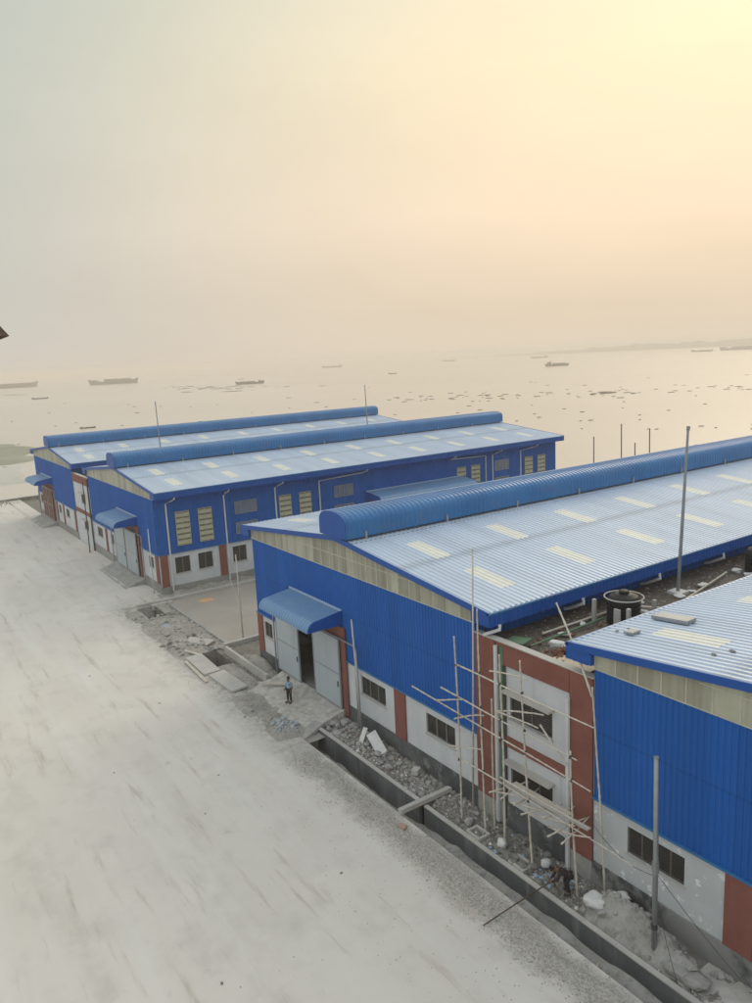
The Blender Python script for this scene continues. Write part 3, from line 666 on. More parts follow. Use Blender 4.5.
        for yv in (-0.30, Ln+0.26):
            MB().add([(xm, yv, z0-0.22), (xe, yv, z1-0.22), (xe, yv, z1+0.09), (xm, yv, z0+0.09), (xm, yv+0.05, z0-0.22), (xe, yv+0.05, z1-0.22), (xe, yv+0.05, z1+0.09), (xm, yv+0.05, z0+0.09)],
                   [(3,2,1,0),(4,5,6,7),(0,1,5,4),(1,2,6,5),(2,3,7,6),(3,0,4,7)]).build('verge_trim', blue_trim, root)
        sf = MB(); sf.box(min(xe, xe-sgn*(OV+0.0)), max(xe, xe-sgn*(OV)), -0.26, -0.02, HE-0.60, HE-0.16); sf.build('eave_end', blue_trim, root)
    # ridge ventilator: a long ribbed barrel on brackets
    hw = 1.4; prof = [(-hw, -0.02), (-hw, 0.72)]
    for i in range(1, 12):
        a = math.pi*(1-i/12.0); prof.append((hw*math.copysign(abs(math.cos(a))**0.75, math.cos(a)), 0.72+0.72*math.sin(a)**0.8))
    prof += [(hw, 0.72), (hw, -0.02)]
    base = HR+0.05
    mb = MB(); ys = []; y = -0.32
    while y < Ln+0.3:
        ys += [(y, 0), (y+0.17, 0), (y+0.21, 0.04), (y+0.29, 0.04), (y+0.33, 0)]; y += 0.35
    n = len(prof)
    for (yy, h) in ys:
        for (px_, pz) in prof:
            kx = 1+h/hw; mb.v.append((xm+px_*kx, yy, base+pz+(h if pz > 0.8 else 0)))
    for i in range(len(ys)-1):
        for j in range(n-1): mb.f.append((i*n+j, i*n+j+1, (i+1)*n+j+1, (i+1)*n+j))
    rv = mb.build('ridge_ventilator', blue_barrel, root)
    for yy in (-0.36, Ln+0.30):
        c = MB(); vs = [(xm+px_*1.04, yy, base+pz*1.03) for px_, pz in prof]+[(xm+px_*1.04, yy+0.05, base+pz*1.03) for px_, pz in prof]
        c.add(vs, [tuple(range(n)), tuple(reversed(range(n, 2*n)))]+[(i, (i+1) % n, n+(i+1) % n, n+i) for i in range(n)]); c.build('end_cap', blue_trim, rv)
    br = MB(); y = 1.0
    while y < Ln:
        for sx in (-1, 1): br.box(xm+sx*1.47-0.05, xm+sx*1.47+0.05, y, y+0.12, HR-0.2, HR+0.35)
        y += 6.15
    br.build('bracket', alu, rv)
    for sx in (-1, 1):
        MB().box(xm+sx*1.62-0.13, xm+sx*1.62+0.13, -0.2, Ln, HR-slope*1.62+0.02, HR-slope*1.62+0.075).build('ridge_flashing', roofm, rv)
    return root, F, RS, LS

LN = 56.0
A2, A1, B_, C_ = -132.0, -99.8, -53.9, -22.87
wz = (2.35, 3.5)
rA2, _, _, _ = shed('blue shed with a tall brown door, last before the mudflat', A2, LN, (-127.4, -121.0), [(-130.6, -129.0, *wz), (-118.4, -117.0, *wz), (-114.0, -112.2, *wz)],
     [(-131.98, -131.3), (-119.6, -119.0), (-115.6, -115.0), (-109, -108.3)], plinth=plinthg, door_m=door_brown, leafs=((-127.5, -124.3), (-124.2, -120.9)))
rA1, FA, RA, LA_ = shed('blue shed with closed grey doors, facing the sandy lane', A1, LN, (-88.2, -81.7), [(-98.0, -95.8, *wz), (-92.4, -91.2, *wz), (-78.9, -77.5, *wz)],
     [(-94.3, -93.7), (-90.0, -89.5), (-76.7, -75.84)], a_side=True, plinth=plinthg, leafs=((-89.6, -85.9), (-85.7, -81.9)))
rB, FB, RB, LB = shed('blue shed with half open doors and a person standing outside', B_, LN, (-48.2, -42.1), [(-52.9, -51.7, *wz), (-40.15, -37.65, *wz), (-33.95, -31.6, *wz)],
     [(-53.88, -53.1), (-36.7, -35.7)], leafs=((-50.5, -47.3), (-45.3, -42.1)))
rC, FC, RC, LC = shed('blue shed with flaking white base beside the galvanised pole and sand heap', C_, LN, (-11.0, -5.0), [(-21.25, -18.75, *wz), (-15.6, -13.4, *wz)],
     [(-17.15, -16.1)], white_m=white_patch, plinth=plinthc, bars=13, leafs=((-11.1, -8.1), (-7.9, -4.9)))

# lane side of the second shed: louvres, ribbons, pipes and a side canopy
for y in (2.0, 4.35, 13.4, 15.85, 38.2, 40.55, 50.0, 52.4): window_louvre(rA1, RA, y, y+1.45, 4.65, 8.05)
for y in (8.3, 20.3, 44.6):
    window_ribbon(rA1, RA, y, y+2.5, 6.85, 8.15); window_ribbon(rA1, RA, y, y+2.5, 4.75, 5.95)
aw = awning(rA1, RA, 24.6, 39.0, 6.9, 3.0, 'side_canopy')
MB().box(-75.6, -75.5, 24.8, 26.2, 3.0, 6.0).build('canopy_post', red, rA1); MB().box(-75.6, -75.5, 37.2, 38.6, 0.7, 6.0).build('canopy_post', red, rA1)
xp = A1+WID+0.12
for (ye, yv) in ((1.75, 1.15), (7.4, 7.2), (13.5, 13.0), (24.2, 18.4), (37.2, 43.0), (44.9, 44.2), (51.4, 49.2)):
    zb = 9.7-0.12*abs(ye-yv)
    downpipe(rA1, [(xp+1.1, ye, 9.72), (xp+0.9, ye, 9.5), (xp, ye, 9.2), (xp, yv, min(9.0, zb)), (xp, yv, 0.2)], 0.085)
for (yy) in (6.0, 12.2, 18.3, 24.5, 30.6):    # eave elbows over the flat roof of the stair block
    downpipe(rB, [(-28.58, yy, 9.72), (-28.52, yy, 9.45), (-29.3, yy-0.15, 9.05), (-29.6, yy-0.2, 8.95)], 0.085, name='eave_elbow')
downpipe(rB, [(-28.6, 0.35, 9.72), (-28.55, 0.3, 9.5), (-29.1, -0.02, 9.22), (-29.2, -0.12, 9.15)], 0.085, name='eave_elbow')

# ------------------------------------------------------------------ stair blocks between the sheds
def block(label, x0, x1, near):
    wB = x1-x0; root = thing('stair_block', label, 'building', ((x0+x1)/2, 0, 0), 'stair blocks between the sheds')
    F = Frame((x0, 0, 0), (1, 0, 0), (0, -1, 0)); ZT = 9.1
    w0, w1 = (2.2, 4.75) if near else (3.6, 5.6)
    wins = [(w0, w1, 2.15, 3.4), (w0, w1, 5.55, 6.85)]
    mb = MB(); F.wall(mb, 0.02, wB-0.02, -0.2, ZT, -0.25, -0.03, wins); mb.build('front_wall', white, root)
    mb = MB().box(x0+0.02, x1-0.02, 0.3, LN, 7.9, 8.62); mb.build('roof_slab', roofdirt, root)
    mb = MB().box(x0+0.1, x1-0.1, LN-0.3, LN-0.05, 0, 8.6); mb.build('back_wall', white, root)
    for k, h in enumerate(wins):
        w_ = window_sliding(root, F, *h, d=-0.16, n=2 if k else 3, bars=11)
        sh_ = MB(); F.box(sh_, h[0]-0.15, h[1]+0.15, h[3]+0.02, h[3]+0.12, -0.03, 0.38); sh_.build('sunshade', conc_l, w_)
    bands = [(0.02, wB-0.02, 8.05, ZT)] if not near else [(1.42, wB-1.3, 8.05, ZT-0.005)]
    bands += [(1.42 if near else 0.02, wB-1.3 if near else wB-0.02, 4.12, 4.62)]
    for b in bands:
        mb = MB(); F.box(mb, *b, -0.028, 0.05); mb.build('red_band', red, root)
    if near:
        for (a, b) in ((0.0, 1.38), (wB-1.28, wB-0.06)):
            mb = MB(); F.box(mb, a+0.03, b, 1.0, ZT, -0.028, 0.08); mb.build('pilaster', red, root)
            mb = MB(); F.box(mb, a+0.03, b, -0.3, 1.0, -0.028, 0.09); mb.build('pilaster_base', conc, root)
        mb = MB(); F.box(mb, 1.9, wB-1.6, -0.2, 1.25, -0.028, 0.04); mb.build('plinth', plinthm, root)
    cp = MB(); x = 0.0
    F.box(cp, 0.0, wB, ZT+0.002, ZT+0.05, -0.28, 0.10); cp.build('coping', conc_l, root)
    return root, F
b1, FB1 = block('white and red stair block wrapped in bamboo scaffold', B_+WID, C_, True)
b2, FB2 = block('narrow white stair block with red bands, bare of scaffold', A2+WID, A1, False)
xl = B_+WID
downpipe(b1, [(xl+1.52, -0.16, 8.9), (xl+1.52, -0.16, 0.1)], 0.10); downpipe(b1, [(xl+5.75, -0.14, 7.9), (xl+5.75, -0.14, 0.1)], 0.10)
MB().box(xl+1.66, xl+1.86, -0.07, 0.0, 1.2, 8.9).build('green_duct', greenp, b1)
MB().box(xl+1.90, xl+2.0, -0.06, 0.0, 0.4, 8.0).build('dark_duct', dark_steel, b1)
downpipe(b2, [(-99.9, -0.15, 9.0), (-99.9, -0.15, 0.1)], 0.10, dark_steel)

# mud, bricks, tanks and clutter on the near flat roof
def rfz(x, y): return 8.64 + 0.07*fb(x, y, 0.8, 4) + 0.06
struct_o = hfield(xl+0.1, C_-0.1, 0.35, 55.5, 24, 180, rfz).build('roof_mud', roofdirt, b1, smooth=True)

def rock(c, r, seed, sq=0.7):
    rd = random.Random(seed); mb = MB(); t = (1+5**0.5)/2
    vs = [(-1,t,0),(1,t,0),(-1,-t,0),(1,-t,0),(0,-1,t),(0,1,t),(0,-1,-t),(0,1,-t),(t,0,-1),(t,0,1),(-t,0,-1),(-t,0,1)]
    fs = [(0,11,5),(0,5,1),(0,1,7),(0,7,10),(0,10,11),(1,5,9),(5,11,4),(11,10,2),(10,7,6),(7,1,8),(3,9,4),(3,4,2),(3,2,6),(3,6,8),(3,8,9),(4,9,5),(2,4,11),(6,2,10),(8,6,7),(9,8,1)]
    e = (rd.uniform(.7, 1.3), rd.uniform(.7, 1.3), sq*rd.uniform(.7, 1.2)); a = rd.uniform(0, 6.28)
    o = []
    for v in vs:
        k = r/1.9*rd.uniform(.75, 1.25); x, y, z = v[0]*k*e[0], v[1]*k*e[1], v[2]*k*e[2]
        o.append((c[0]+x*math.cos(a)-y*math.sin(a), c[1]+x*math.sin(a)+y*math.cos(a), c[2]+z))
    mb.add(o, fs); return mb
# brick heap: every brick its own thing
random.seed(21)
bm = MB().box(-0.12, 0.12, -0.058, 0.058, -0.037, 0.037).build('brick', brickm); bfirst = True
for i in range(46):
    o = bm if bfirst else bm.copy()
    if not bfirst: COL.objects.link(o)
    bfirst = False
    hx = random.gauss(-0.25, 0.42); hy = random.gauss(-0.25, 0.5)
    o.location = (-25.75+hx, 1.9+hy*1.1, 8.76+max(0, 0.34-0.45*math.hypot(hx, hy))*random.uniform(.3, 1.2))
    o.rotation_euler = (random.uniform(-.5, .5), random.uniform(-.5, .5), random.uniform(0, 3.1))
    tag(o, 'loose red brick in the heap on the flat roof', 'brick', 'bricks heaped on the flat roof')
for i in range(34):
    o = bm.copy(); COL.objects.link(o); o.location = (random.uniform(-28.3, -25.2), random.uniform(1.2, 9.5), 8.77); o.rotation_euler = (0, 0, random.uniform(0, 3.1))
    tag(o, 'stray red brick lying on the muddy flat roof', 'brick', 'stray bricks on the flat roof')
def tank(x, y, lab):
    r = thing('water_tank', lab, 'water tank', (x, y, 8.7))
    prof = [(0.70, 0.0)]
    for i in range(5):
        z = 0.12+i*0.22; prof += [(0.80, z), (0.80, z+0.13), (0.765, z+0.15), (0.765, z+0.20)]
    prof += [(0.78, 1.22), (0.66, 1.40), (0.40, 1.52), (0.26, 1.54)]
    MB().lathe((x, y, 8.7), prof, 28).build('drum', tankm, r)
    MB().lathe((x, y, 10.24), [(0.24, 0), (0.25, 0.10), (0.18, 0.14), (0.04, 0.16)], 18).build('lid', tankm, r)
    return r
tank(-26.75, 6.8, 'black ribbed water tank caged between pale columns on flat roof'); tank(-26.9, 19.3, 'black ribbed water tank farther along the flat roof')
cage = thing('column_cage', 'pale stub columns and ring framing the black roof tank', 'columns', (-26.75, 6.8, 8.65))
for dx, dy in ((-1.0, -0.95), (1.0, -0.95), (1.0, 1.0), (-1.0, 1.0)):
    MB().box(-26.75+dx-0.08, -26.75+dx+0.08, 6.8+dy-0.08, 6.8+dy+0.08, 8.6, 9.9).build('column', conc_l, cage)
MB().box(-26.5, -26.15, 5.72, 5.8, 8.65, 9.75).build('board', conc_l, cage)
rg_ = MB()
for i in range(28):
    a0, a1_ = 2*math.pi*i/28, 2*math.pi*(i+1)/28
    rg_.tube([(-26.75+0.92*math.cos(a0), 6.8+0.92*math.sin(a0), 10.06), (-26.75+0.92*math.cos(a1_), 6.8+0.92*math.sin(a1_), 10.06)], 0.035, 6)
rg_.build('ring', conc_l, cage)
tp = thing('mast', 'tall grey mast standing on a white pad on the flat roof', 'mast', (-27.6, 12.6, 8.7))
MB().tube([(-27.7, 12.6, 8.7), (-27.58, 12.68, 13.2), (-27.47, 12.75, 17.55)], [0.10, 0.085, 0.06], 10).build('pole', galv, tp)
MB().box(-28.1, -27.3, 12.2, 13.0, 8.62, 8.86).build('pad', sackm, tp); MB().tube([(-27.47, 12.75, 17.5), (-27.44, 12.75, 17.75)], 0.09, 8).build('cap', galv, tp)
for (x, y, z, h, lab, r_) in ((-104, 10.75, 8.6, 9.0, 'thin mast rising from the flat roof beside the far shed', 0.09), (-104, 44.2, 8.6, 9.2, 'thin mast at the river end of the far flat roof', 0.09)):
    t = thing('mast', lab, 'mast', (x, y, z)); MB().tube([(x, y, z), (x-0.3, y, z+h)], [r_, r_*0.7], 8).build('pole', galv, t); MB().box(x-.3, x+.3, y-.3, y+.3, z, z+.2).build('pad', conc_l, t)
for (p, q, mt_, lab) in (((-27.2, 0.9, 8.95), (-27.5, 6.2, 8.9), greenp, 'green pipe lying along the flat roof to the tank'), ((-28.1, 2.6, 8.85), (-28.0, 9.0, 8.86), bamboo, 'pale bamboo pole lying along the eave on flat roof'),
                         ((-27.4, 8.6, 9.0), (-24.9, 10.4, 8.9), bamboo, 'bamboo pole lying behind the water tank'), ((-26.2, 9.8, 8.86), (-27.8, 17.4, 8.9), bamboo, 'long bamboo pole lying past the mast pad')):
    tag(MB().tube([p, q], 0.055, 7).build('loose_pole', mt_), lab, 'pole')
def sack(c, sx, sy, sz_, rz__, lab, mt_=sackm, name='sack', cat='sack', group=None, seed=0):
    mb = MB(); nu, nv = 22, 12
    for j in range(nv+1):
        ph = -math.pi/2+math.pi*j/nv
        for i in range(nu):
            th = 2*math.pi*i/nu; cx, cy, cz = [math.copysign(abs(v)**0.6, v) for v in (math.cos(ph)*math.cos(th), math.cos(ph)*math.sin(th), math.sin(ph))]
            k = 1+0.30*noise.noise(Vector((cx*1.3+seed, cy*1.3, cz*1.3+seed*2)))+0.16*noise.noise(Vector((cx*3.7+seed, cy*3.7, cz*3.7)))
            x, y, z = cx*sx*k, cy*sy*k, cz*sz_*k
            mb.v.append((c[0]+x*math.cos(rz__)-y*math.sin(rz__), c[1]+x*math.sin(rz__)+y*math.cos(rz__), c[2]+z))
    for j in range(nv):
        for i in range(nu): mb.f.append((j*nu+i, j*nu+(i+1) % nu, (j+1)*nu+(i+1) % nu, (j+1)*nu+i))
    return tag(mb.build(name, mt_, smooth=True), lab, cat, group)
random.seed(5)
for i in range(34):
    y = 2.0+i*0.75+random.uniform(-.5, .5)
    sack((random.uniform(-28.2, -25.4), y, 8.78), random.uniform(.12, .42), random.uniform(.08, .26), random.uniform(.05, .14), random.uniform(0, 3), 'crumpled white sack on the muddy flat roof', group='sacks littering the flat roof', seed=i)
tag(MB().box(-25.9, -23.9, 0.5, 1.5, 8.72, 8.80).build('sand_board', mat('peach_board', (0.62, 0.52, 0.40), (0.5, 0.42, 0.33), 0.8, 2)), 'pale peach board lying behind the parapet near brick heap', 'board')
tag(MB().obox((-28.0, 0.9, 8.98), (0.5, 0.1, 0.05), (-0.1, 0.4, 0), (0, 0, 0.03)).build('sheet_offcut', greenp), 'pale green sheet offcut behind the parapet', 'sheet')
# loose sheets on the near shed roof
sl_ = (HR-HE)/(WID/2+OV)
for (x, y, lx, ly, h, lab) in ((-22.5, 4.5, 0.85, 0.32, 0.16, 'stacked grey metal sheets lying on the near shed roof'), (-22.75, 2.1, 0.22, 0.25, 0.10, 'small grey box lying on the near shed roof')):
    zc = HE+sl_*(x-(C_-OV))
    tag(MB().obox((x, y, zc+0.07+h/2), (lx, 0, lx*sl_), (0, ly, 0), (0, 0, h/2)).build('sheet_stack', alu), lab, 'sheets')
for i, (x, y) in enumerate(((-23.4, 2.0), (-23.2, 2.5), (-18.9, 1.6), (-18.6, 2.3))):
    o = rock((x, y, HE+sl_*(x-(C_-OV))+0.07), 0.10, i+50, 0.25).build('litter_scrap', rockd); tag(o, 'dark scrap of litter on the near shed roof', 'litter', 'scraps on the near shed roof')

# ------------------------------------------------------------------ bamboo scaffold before the stair block
scf = thing('bamboo_scaffold', 'pale bamboo pole scaffold lashed in front of the stair block', 'scaffold', (-25.5, -1.3, 0))
def bam(p, q, r=0.045, bend=0.05, seed=0):
    rd = random.Random(seed); p = Vector(p); q = Vector(q); pts = []
    off = Vector((rd.uniform(-1, 1), rd.uniform(-.5, .5), rd.uniform(-1, 1)))*bend
    for i in range(7):
        t = i/6; pts.append(p.lerp(q, t)+off*math.sin(math.pi*t)+Vector((rd.uniform(-.012, .012), 0, rd.uniform(-.012, .012))))
    nn_ = max(8, int((q-p).length/0.45)*3); P_ = []; Q_ = []
    for i in range(nn_+1):
        t = i/nn_*6; k = min(5, int(t)); P_.append(pts[k].lerp(pts[k+1], t-k)); Q_.append(r*(1.1-0.3*i/nn_)*(1.28 if i % 3 == 0 else 0.98))
    return MB().tube(P_, Q_, 7)
V = [((-29.62, -1.38, 0), (-29.69, -1.48, 9.3)), ((-28.1, -1.25, 0.0), (-28.35, -1.25, 10.9)), ((-26.75, -1.35, 0.0), (-26.95, -1.3, 9.2)), ((-25.1, -1.3, 0.05), (-25.75, -1.25, 9.3)),
     ((-22.7, -1.2, 0.0), (-23.0, -1.3, 6.4)), ((-21.95, -0.45, 0.3), (-22.6, -0.5, 9.0)), ((-22.6, -0.5, 8.6), (-25.2, 0.35, 11.6)), ((-28.0, -0.75, 0.0), (-28.05, -0.75, 6.6))]
Hh_ = [((-29.7, -1.35, 7.9), (-21.8, -1.3, 7.86)), ((-31.0, -1.3, 6.32), (-22.66, -1.3, 6.16)), ((-33.3, -1.3, 5.56), (-22.0, -1.3, 5.14)), ((-30.1, -1.35, 3.2), (-20.0, -1.25, 3.0)),
       ((-27.6, -1.25, 8.25), (-25.4, -1.2, 8.6)), ((-27.2, -1.2, 6.5), (-24.4, -1.3, 7.4)), ((-27.2, -1.3, 6.5), (-24.7, -1.3, 6.7)), ((-26.9, -1.4, 3.5), (-22.0, -1.35, 3.55)),
       ((-24.6, -1.3, 6.9), (-23.2, -1.25, 5.7)), ((-29.8, -1.5, 5.2), (-28.0, -1.3, 6.0)), ((-31.2, -1.4, 5.6), (-29.2, -1.5, 6.4)), ((-30.4, -1.45, 3.6), (-28.3, -1.25, 4.2))]
rd = random.Random(11)
for k in range(7):   # ledgers reaching back to the wall and loose working poles at the lower lift
    x = -27.2+k*0.72; Hh_.append(((x, -1.75+rd.uniform(-.3, .2), 2.7+rd.uniform(-.1, .25)), (x+rd.uniform(-.2, .9), -0.1, 2.95+rd.uniform(-.1, .3))))
for k in range(4):
    Hh_.append(((-27.2+k*1.0, -1.55+0.1*k, 2.75-0.1*k), (-24.6+k*0.9, -0.95-0.15*k, 3.1+0.05*k)))
for i, (p, q) in enumerate(V+Hh_): bam(p, q, 0.042 if i < 8 else 0.034, 0.07, i).build('bamboo_pole', bamboo, scf, smooth=True)
for (p, q) in V[:5]:
    for (a, b) in Hh_[:4]:
        p_, q_, a_, b_ = map(Vector, (p, q, a, b)); x = p_.x
        if min(a_.x, b_.x) < x < max(a_.x, b_.x):
            t = (x-a_.x)/(b_.x-a_.x); z = a_.z+(b_.z-a_.z)*t; s = (z-p_.z)/(q_.z-p_.z)
            if 0 < s < 1: c = p_.lerp(q_, s); MB().tube([(c.x-.03, c.y, z-.07), (c.x+.03, c.y, z+.07)], 0.06, 7).build('lashing', dark_steel, scf)
for k, (p, q) in enumerate((((-26.9, -1.15, 3.16), (-22.3, -1.0, 3.22)), ((-26.6, -0.85, 3.17), (-23.4, -0.8, 3.21)))):
    d = (Vector(q)-Vector(p))/2; MB().obox((Vector(p)+Vector(q))/2, d, Vector((0, 0.12, 0)), (0, 0, 0.025)).build('scaffold_board', bamboo if k else conc_l, scf)

def cz_(x, y): return -0.12 + 0.30*math.exp(-(((x+15.2)/1.7)**2+((y+0.9)/0.8)**2)) + 0.05*fb(x, y, 1.8, 4) + 0.1
tag(hfield(-17.6, -12.5, -1.98, -0.08, 70, 28, cz_).build('cement_spill', conc_l, smooth=True), 'pale cement spill on the strip below the red pilaster', 'cement spill')
# free standing poles
for (p, q, r_, mt_, lab) in (((-18.86, -1.55, 0.2), (-18.92, -1.6, 8.0), (0.10, 0.085), galv, 'galvanised pole standing in the sand heap by the near shed'),
                            ((-39.2, -0.75, 0.0), (-39.5, -0.85, 7.3), (0.06, 0.045), bamboo, 'leaning bamboo pole beside white slabs by the open doors'),
                            ((-38.9, -0.95, 0.0), (-39.15, -0.9, 5.6), (0.055, 0.05), galv, 'grey pipe standing beside the leaning bamboo pole'),
                            ((-59.0, 0.85, 0.0), (-59.1, 0.85, 7.1), (0.06, 0.05), bamboo, 'bamboo pole standing at the lane kerb with its stay'),
                            ((-99.3, -0.9, 0.0), (-100.6, -0.5, 8.7), (0.07, 0.06), rustm, 'rusty pole against the corner of the far stair block'),
                            ((-29.75, -0.55, 0.0), (-29.55, -0.35, 13.2), (0.05, 0.035), bamboo, 'slender tall bamboo pole at the corner of blue cladding'),
                            ((-76.6, -0.55, 0.0), (-76.6, -0.5, 6.6), (0.055, 0.05), pvc, 'white pipe standing by the corner of grey doored shed'),
                            ((-74.2, 62, -0.1), (-74.2, 62, 9.6), (0.08, 0.07), rustm, 'post behind the sheds, lowest of the row by river'),
                            ((-69.5, 62, -0.1), (-69.6, 62, 11.6), (0.08, 0.07), rustm, 'tallest leaning post of the row by river'),
                            ((-67.4, 62, -0.1), (-67.4, 62, 9.2), (0.08, 0.07), rustm, 'short dark post between taller river posts'),
                            ((-65.1, 62, -0.1), (-65.2, 62, 11.2), (0.08, 0.07), rustm, 'post of the river row nearest the open doored shed')):
    t = thing('pole', lab, 'pole', p)
    MB().tube([p, (Vector(p)+Vector(q))/2+Vector((0.02, 0, 0)), q], [r_[0], (r_[0]+r_[1])/2, r_[1]], 8).build('shaft', mt_, t, smooth=True)
    MB().tube([Vector(q), Vector(q)+Vector((0, 0, 0.04))], r_[1]*1.15, 8).build('top_cap', mt_, t)
    if 'stay' in lab: MB().tube([(-59.05, 0.85, 2.6), (-59.9, 0.5, 5.2)], 0.03, 6).build('stay', bamboo, t)
    if p[0] == -18.86: MB().tube([(-18.87, -1.56, 3.6), (-18.88, -1.57, 4.0)], 0.125, 10).build('joint', galv, t); MB().tube([(-18.87, -1.56, 1.3), (-18.88, -1.56, 1.5)], 0.12, 10).build('joint', dark_steel, t)
def wire(p, q, sag, lab):
    p = Vector(p); q = Vector(q); pts = [p.lerp(q, i/14)-Vector((0, 0, sag*4*(i/14)*(1-i/14))) for i in range(15)]
    tag(MB().tube(pts, 0.011, 5).build('cable', dark_steel), lab, 'cable')
wire((-18.86, -1.5, 3.4), (-23.0, -0.3, 3.2), 0.5, 'cable from the galvanised pole back to the scaffold'); wire((-18.86, -1.5, 3.5), (-16.0, -0.4, 0.3), 0.1, 'cable from the galvanised pole down to the plinth')
wire((-17.6, -2.0, 0.2), (-18.6, -1.6, 2.0), 0.1, 'thin stay wire at the foot of the galvanised pole')

# ------------------------------------------------------------------ site litter along the drain
def slab(c, a, b, n_, lab, mt_=sackm, name='broken_slab', cat='slab'):
    return tag(MB().obox(c, a, b, n_).build(name, mt_), lab, cat)
slab((-37.5, -0.85, 0.50), (0.75, -0.12, -0.30), (0.05, 0.28, 0.10), (0.015, -0.03, 0.05), 'long white board slanting on soil below the first window')
slab((-38.6, -1.05, 0.62), (0.22, 0.0, 0.05), (0.0, 0.20, 0.42), (0.03, -0.04, 0.02), 'upright broken white slab at the foot of the leaning pole')
slab((-34.1, -0.7, 0.28), (0.18, 0.08, 0.02), (-0.06, 0.16, 0.03), (0, 0, 0.14), 'small pinkish white block on the dirt strip', conc_l)
sack((-21.55, -1.45, 0.72), 0.42, 0.36, 0.20, 0.4, 'large white sack on the sand heap beside the drain wall', seed=31)
sack((-21.15, -0.55, 0.70), 0.36, 0.24, 0.12, 0.9, 'pale sack lying high on the sand heap near the wall', seed=33)
sack((-17.6, -1.5, 0.30), 0.8, 0.35, 0.18, 0.1, 'spilled whitish cement bag past the galvanised pole', sandm, seed=35)
sack((-26.9, -1.35, 0.25), 0.22, 0.2, 0.2, 0.4, 'round pale sack on rubble beside the concrete frame', seed=36)
sack((-24.7, -0.9, 0.3), 0.2, 0.14, 0.16, 0.9, 'white bundle beside the crouching worker', seed=37)
for (x, y, lab) in ((-28.2, -1.72, 'square concrete inlet frame by the left drain pipe'), (-25.45, -1.72, 'square concrete inlet frame amid blue plastic litter')):
    r = thing('inlet_frame', lab, 'drain inlet', (x, y, 0))
    for (a, b, c, d) in ((-.45, .45, -.26, -.14), (-.45, .45, .32, .44), (-.45, -.33, -.138, .318), (.33, .45, -.138, .318)): MB().box(x+a, x+b, y+c, y+d, -0.15, 0.24).build('rim', conc_l, r)
random.seed(14)
def scatter(n, box, zf, rr, mt_, lab, grp, cat='rubble', name='rubble_chunk', sq=0.7):
    for i in range(n):
        x = random.uniform(box[0], box[1]); y = random.uniform(box[2], box[3]); r_ = random.uniform(*rr)
        tag(rock((x, y, zf(x, y)+r_*0.25), r_, random.random(), sq).build(name, mt_), lab, cat, grp)
scatter(70, (-41.5, -29, -1.85, -0.2), sz, (0.07, 0.24), rockm, 'pale broken lump on the dirt strip below the open doored shed', 'pale lumps on the dirt strip')
scatter(80, (-28.8, -23.2, -1.8, -0.2), sz, (0.08, 0.26), rockd, 'dark stone in the litter under the bamboo scaffold', 'dark stones under the scaffold')
scatter(40, (-27.5, -23.2, -1.8, -0.3), sz, (0.05, 0.17), bluetrash, 'crumpled pale blue plastic among stones under the scaffold', 'blue plastic litter under the scaffold', 'litter', 'plastic_litter', 0.5)
scatter(26, (-22.5, -16.5, -1.8, -0.2), sm_, (0.06, 0.2), rockm, 'grey clod on the sand heap', 'clods on the sand heap')
scatter(90, (-70.5, -57, -4.6, -0.7), rz, (0.07, 0.22), rockm, 'pale rubble lump at the mouth of the lane', 'rubble at the lane mouth')
scatter(18, (-63, -58.5, -4.8, -1.2), rz, (0.08, 0.26), rockd, 'dark rubble lump at the mouth of the lane', 'dark rubble at the lane mouth')
scatter(34, (-44.8, -42.4, -4.2, -2.9), rz, (0.06, 0.2), mat('bluish_rubble', (0.42, 0.46, 0.48), (0.3, 0.34, 0.36), 0.8, 3), 'bluish white rubble lump at the ramp edge', 'bluish rubble at the ramp edge')
scatter(14, (-42.9, -40.3, -1.9, -0.2), sz, (0.12, 0.34), rockm, 'broken concrete lump where ramp meets the drain', 'lumps by the ramp end')
scatter(26, (-52, -44, -5.2, -3.6), rz, (0.05, 0.14), rockm, 'small pale stone on the muddy road edge by the ramp', 'stones on the muddy road edge')
slab((-42.1, -2.7, 0.02), (0.45, 0.1, 0.05), (-0.15, 0.8, 0.22), (0, -0.02, 0.09), 'broken edge slab of the ramp tipping into the drain', conc)
sack((-66.0, -3.0, 0.22), 0.45, 0.3, 0.12, 0.3, 'flattened bluish sack on the rubble by the lane', bluetrash, seed=41)
tag(MB().obox((-30.9, -4.0, 0.09), (0.2, 0.06, 0), (-0.06, 0.14, 0), (0, 0, 0.05)).build('brick_scrap', mat('pink_block', (0.45, 0.30, 0.24), None, 0.9, 3)), 'pinkish broken block on the gravel by the cross beam', 'block')
tag(MB().obox((-26.9, -3.15, -0.82), (0.6, -0.05, 0), (0.03, 0.12, 0), (0, 0, 0.03)).build('white_offcut', sackm), 'white board offcut lying at the drain edge', 'board')
for i, (p, q) in enumerate((((-21.7, -2.6, -0.95), (-20.4, -3.0, -0.95)), ((-20.6, -2.5, -0.85), (-20.2, -3.2, -0.95)), ((-23.6, -2.9, -0.95), (-22.6, -2.75, -0.95)))):
    tag(MB().tube([p, q], 0.035, 6).build('stick', bamboo), 'pale stick floating in the drain water', 'stick', 'sticks in the drain')
